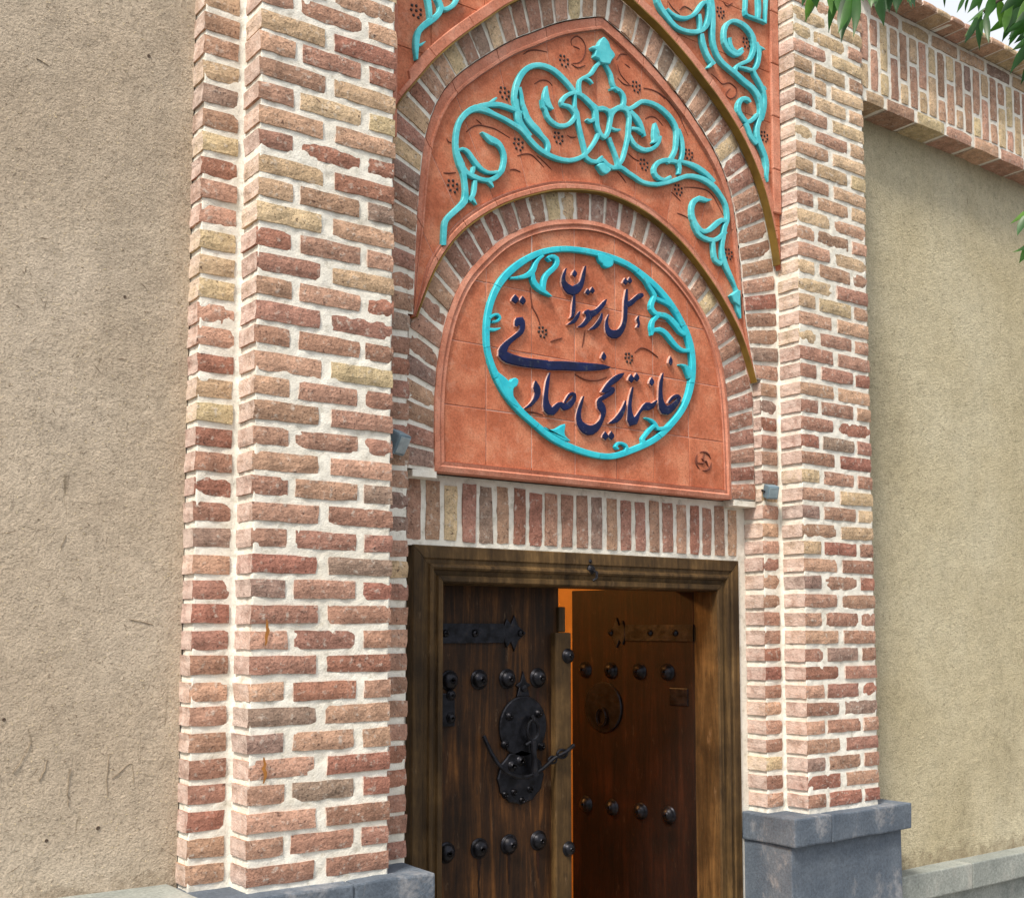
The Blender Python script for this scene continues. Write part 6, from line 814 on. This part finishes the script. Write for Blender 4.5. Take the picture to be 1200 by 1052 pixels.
# ------------------------------------------------------------------ plaster walls
def plaster(name, label, x0, x1, y, z0, z1, m, res):
    t = thing(name, label, "wall", ((x0 + x1) / 2, y, z0))
    nx = int((x1 - x0) / res); nzv = int((z1 - z0) / res); V = []; F = []
    for j in range(nzv + 1):
        for i in range(nx + 1):
            x = x0 + (x1 - x0) * i / nx; z = z0 + (z1 - z0) * j / nzv
            V.append((x, y + noise.noise(Vector((x * 2.1, y, z * 2.1))) * .006 + noise.noise(Vector((x * 14, y, z * 14))) * .0022, z))
    for j in range(nzv):
        for i in range(nx): a = j * (nx + 1) + i; F.append((a, a + 1, a + nx + 2, a + nx + 1))
    mk("plaster", V, F, m, t, smooth=True)
    mk("wall_core", *box_vf(x0, x1, y + .012, y + .35, z0, z1), m, t)
    return t
def straw(parent, x0, x1, z0, z1, y, n, m, lmin, lmax, wd):
    V = []; F = []
    for _ in range(n):
        x = random.uniform(x0, x1); z = random.uniform(z0, z1); a = random.gauss(0, .7) if random.random() < .65 else random.uniform(0, math.pi)
        L = random.uniform(lmin, lmax); w = random.uniform(.5, 1) * wd; dx, dz = math.cos(a) * L / 2, math.sin(a) * L / 2; nx, nzz = -math.sin(a) * w / 2, math.cos(a) * w / 2
        yy = y + noise.noise(Vector((x * 2.1, y, z * 2.1))) * .006 + noise.noise(Vector((x * 14, y, z * 14))) * .0022
        bx, bz = random.uniform(-.15, .15) * L * nx / w, random.uniform(-.15, .15) * L * nzz / w
        k = len(V)
        V += [(x - dx, yy, z - dz), (x + bx - nx, yy - .0018, z + bz - nzz), (x + dx, yy, z + dz), (x + bx + nx, yy - .0018, z + bz + nzz)]
        F.append((k, k + 1, k + 2, k + 3))
    o = mk("straw", V, F, m, parent); o['kind'] = 'stuff'; return o
wl_ = plaster("plaster_wall", "beige straw-flecked mud plaster wall left of the gateway", -2.6, -.118, .19, -.9, 3.5, M_PLL, .02)
straw(wl_, -1.2, -.125, .02, 3.0, .19, 2600, M_STRAWD, .004, .015, .0020); straw(wl_, -1.2, -.125, .02, 3.0, .19, 3200, M_STRAWL, .003, .010, .0022); straw(wl_, -1.2, -.125, .02, 3.0, .19, 60, M_STRAWD, .02, .045, .0028)
for P in ([(-.55, .332), (-.525, .37), (-.511, .405)], [(-.468, .359), (-.475, .33), (-.487, .306)], [(-.41, .333), (-.413, .28), (-.411, .235)], [(-.31, .365), (-.314, .31), (-.311, .255)], [(-.300, .30), (-.281, .313), (-.25, .335), (-.243, .28)], [(-.27, .721), (-.24, .716), (-.199, .705)], [(-.45, .9), (-.44, .94)], [(-.7, 1.9), (-.68, 1.885)], [(-.55, 2.2), (-.52, 2.19)]):
    P = catmull(P, 4); Vs, Fs = tube_vf([(x + random.gauss(0, .0012), .1885 + noise.noise(Vector((x * 2.1, .19, z * 2.1))) * .006, z) for x, z in P], [random.uniform(.0005, .0014) for _ in P], 6)
    mk("scratch", Vs, Fs, M_SCR, wl_)
for x, z in ((-.333, .173), (-.462, .154), (-.575, .466), (-.3, 1.6), (-.62, 2.5), (-.25, 2.3)):
    mk("pit", *lathe_vf((x, .190 + noise.noise(Vector((x * 2.1, .19, z * 2.1))) * .006, z), [(random.uniform(.005, .009), -.002), (.004, .0015), (.001, .0005)], 9), M_CLAYD if False else M_BARK, wl_)
wr_ = plaster("plaster_wall", "olive-beige mud plaster wall right of the gateway under the brick parapet", 2.72, 6.2, .13, -.9, 2.98, M_PLR, .025)
straw(wr_, 2.8, 5.2, -.3, 2.95, .13, 3600, M_STRAWD, .006, .020, .0022); straw(wr_, 2.8, 5.2, -.3, 2.95, .13, 2600, M_STRAWL, .006, .020, .0022)
hid = bevbox("gate_core_wall", .55, 2.2, .262, .45, .86, 3.45, M_PLL, bev=0); tag(hid, "solid masonry core behind the arches over the door", "wall")

# ------------------------------------------------------------------ stone bases and plinths
def stone_base(x0, x1, label, capx):
    t = thing("stone_base", label, "stone base", ((x0 + x1) / 2, .1, -.9), "stone bases under the pilasters")
    bevbox("base_block", x0 + .012, x1 - .035, -.022, .26, -.88, -.1135, M_BLUE, t, bev=.006, cuts=2, rough=.0015)
    for a, b in zip(capx, capx[1:]):
        bevbox("cap_stone", a + .001, b - .001, -.05, .235, -.113, -.009, M_BLUE, t, bev=.007, cuts=2, rough=.006)
    return t
stone_base(2.145, 2.866, "dark blue-grey stone base with projecting cap under the right pilaster", [2.145, 2.36, 2.866])
stone_base(-.135, .562, "blue-grey stone base under the left pilaster at the bottom edge of the view", [-.135, .30, .562])
pr = thing("wall_plinth", "grey stone plinth course along the foot of the right plaster wall", "plinth", (4, .1, -.9))
for k, (a, b) in enumerate(((2.83, 3.42), (3.42, 4.0), (4.0, 4.6), (4.6, 5.2), (5.2, 6.2))):
    bevbox("plinth_cap", a + .001, b - .001, .038, .14, -.440, -.328, M_PLINTH, pr, bev=.006, cuts=2, rough=.003)
bevbox("plinth_base", 2.83, 6.2, .075, .14, -.88, -.441, M_PLINTH, pr, bev=.004)
pl = thing("wall_plinth", "pale stone ledge at the foot of the left plaster wall", "plinth", (-1, .1, -.9))
for a, b in ((-2.6, -1.4), (-1.4, -.75), (-.75, -.137)):
    bevbox("plinth_cap", a + .001, b - .001, -.03, .20, -.10, .006, M_PLINTH, pl, bev=.008, cuts=3, rough=.004)
bevbox("plinth_base", -2.6, -.137, -.005, .20, -.88, -.101, M_PLINTH, pl, bev=.004)

# ------------------------------------------------------------------ parapet on the right
pp = thing("brick_parapet", "brick parapet band of upright bricks along the top of the right wall", "parapet", (4, .05, 2.95))
YP = .012
X0p, X1p = 2.728, 5.6
V = []; F = []
nx_ = int((X1p - X0p) / .02); nz_ = 26
for j in range(nz_ + 1):
    for i in range(nx_ + 1):
        x = X0p + (X1p - X0p) * i / nx_; z = 2.944 + (3.408 - 2.944) * j / nz_
        V.append((x, YP + .0064 - noise.noise(Vector((x * 38, 1, z * 38))) * .003, z))
for j in range(nz_):
    for i in range(nx_): a = j * (nx_ + 1) + i; F.append((a, a + 1, a + nx_ + 2, a + nx_ + 1))
mk("mortar", V, F, M_MORTAR, pp, smooth=True)
mk("soffit_mortar", [(X0p, YP + .006, 2.947), (X1p, YP + .006, 2.947), (X1p, .15, 2.947), (X0p, .15, 2.947)], [(0, 1, 2, 3)], M_MORTAR, pp)
mk("parapet_core", *box_vf(X0p, X1p, .03, .30, 2.96, 3.40), M_MORTAR, pp)
x = X0p + .045
first = True
while x < X1p - .2:
    L = .118 if first else .196
    put_brick(pp, x + L / 2, YP, 2.943 + .026, L, .052, .125)
    x += L + .0265; first = False
x = X0p + .09; 
while x < X1p - .2:
    put_brick(pp, x + .098, YP, 3.365, .196, .050, .10); x += .2225
k = 0; x = X0p + .034
while x < X1p - .05:
    lo = random.uniform(.083, .098) if k % 2 == 0 else random.uniform(.180, .196)
    tot = .318; z0 = 3.006
    if k == 0: lo = .10
    hi = tot - lo - .022
    for zb, h in ((z0, lo), (z0 + lo + .022, hi)):
        put_brick(pp, x, YP, zb + h / 2, round(h / .006) * .006, .049, .10, (0, R(90), 0))
    x += .0708; k += 1
# oversailing coping course, headers side by side
x = X0p + .002
while x < X1p - .1:
    w = random.choice([.096, .100])
    o = put_brick(pp, x + w / 2, -.092, 3.424, w, .024, .38); x += w + .010
cpm = mk("coping_mortar", *box_vf(X0p, X1p, -.075, .30, 3.415, 3.434), M_MORTAR, pp)
# straw-clay dressing hanging off the coping edge
# ------------------------------------------------------------------ little floodlights
def flood(x, y, z, s, yaw, pitch, label):
    t = thing("floodlight", label, "lamp", (x, y, z), "small floodlights on the brickwork"); t.rotation_euler = (R(pitch), 0, R(yaw))
    bevbox("lamp_body", -.035 * s, .035 * s, -.03 * s, .03 * s, -.038 * s, .038 * s, M_LAMP, t, bev=.007 * s, local=True)
    bevbox("lamp_lens", -.028 * s, .028 * s, -.034 * s, -.029 * s, -.030 * s, .030 * s, M_GLASS, t, bev=.002 * s, local=True)
    V, F = tube_vf([(-.04 * s, 0, 0), (-.043 * s, .03 * s, 0), (-.02 * s, .05 * s, 0), (.02 * s, .05 * s, 0), (.043 * s, .03 * s, 0), (.04 * s, 0, 0)], .005 * s, 6)
    mk("bracket", V, F, M_IRON, t, local=True)
flood(.497, .078, 1.262, .88, 25, 28, "small blue-grey floodlight on the left pilaster beside the panel's lower corner")
flood(2.205, .09, 1.232, .68, -20, 20, "small dark grey floodlight on the right pilaster level with the lintel")

# ------------------------------------------------------------------ tree reaching in from the right
tr = thing("tree", "tree with long narrow green leaflets reaching in over the top right corner", "tree", (1.9, -2.6, -.95))
trunkP = catmull([(1.9, -2.6, -.95), (1.86, -2.55, .2), (1.78, -2.4, 1.2), (1.55, -2.1, 1.8), BRANCH[0][0]], 4)
Vt, Ft = tube_vf(trunkP, [.085 - .065 * i / (len(trunkP) - 1) for i in range(len(trunkP))], 10); mk("trunk", Vt, Ft, M_BARK, tr, smooth=True)
for b in BRANCH:
    P = catmull(b, 4); Vt, Ft = tube_vf(P, [.008 - .0065 * i / (len(P) - 1) for i in range(len(P))], 6); mk("branch", Vt, Ft, M_BARK, tr, smooth=True)
def leaf_vf(a, b, w, roll):
    a = Vector(a); b = Vector(b); ax = b - a; L = ax.length; ax.normalize()
    view = Vector((.595, .804, 0)); s = ax.cross(view).normalized(); up = s.cross(ax).normalized()
    s2 = s * math.cos(roll) + up * math.sin(roll); u2 = up * math.cos(roll) - s * math.sin(roll)
    V = []; F = []; N = 7
    bend = random.uniform(-.06, .06) * L
    for i in range(N + 1):
        t = i / N; wd = w / 2 * (math.sin(math.pi * t ** .72) ** (.75 if t < .4 else 1.25))
        c = a + ax * L * t + u2 * math.sin(math.pi * t) * L * .05 + s2 * bend * math.sin(math.pi * t)
        V += [c - s2 * wd + u2 * wd * .28, c, c + s2 * wd + u2 * wd * .28]
    for i in range(N):
        for k in range(2): q = i * 3 + k; F.append((q, q + 1, q + 4, q + 3))
    return V, F
def add_leaf(a, b, w):
    V, F = leaf_vf(a, b, w, random.uniform(-.5, .5)); return origin_mk("leaf", V, F, M_LEAF, tr, smooth=True)
for L in LEAVES: add_leaf(L[:3], L[3:6], L[6] * 1.0)
rl_ = random.Random(21)
for _ in range(70):
    a = Vector((rl_.uniform(1.02, 1.45), rl_.uniform(-1.85, -1.55), 0)); a.z = rl_.uniform(2.0, 2.3) - .05 * abs(a.x - 1.3)
    d = Vector((rl_.gauss(-.35, .45), rl_.gauss(0, .3), -rl_.uniform(.5, 1))).normalized() * rl_.uniform(.055, .085)
    if a.x < 1.12 and a.z < 2.06: continue
    add_leaf(a, a + d, rl_.uniform(.013, .019))
# rest of the crown, out of the picture to the right and above
rs = random.Random(5)
V = []; F = []
for _ in range(1500):
    c = Vector((rs.gauss(1.95, .45), rs.gauss(-2.15, .4), rs.gauss(2.75, .32)))
    if c.z < 2.42 or (c.x < 1.25 and c.z < 2.5): continue
    d = Vector((rs.gauss(0, .5), rs.gauss(0, .5), -rs.uniform(.3, 1))).normalized() * rs.uniform(.06, .10)
    v, f = leaf_vf(c, c + d, rs.uniform(.014, .02), rs.uniform(-1, 1)); n = len(V); V += v; F += [tuple(i + n for i in q) for q in f]
cr = mk("crown_leaves", V, F, M_LEAF, tr, smooth=True); cr['kind'] = 'stuff'
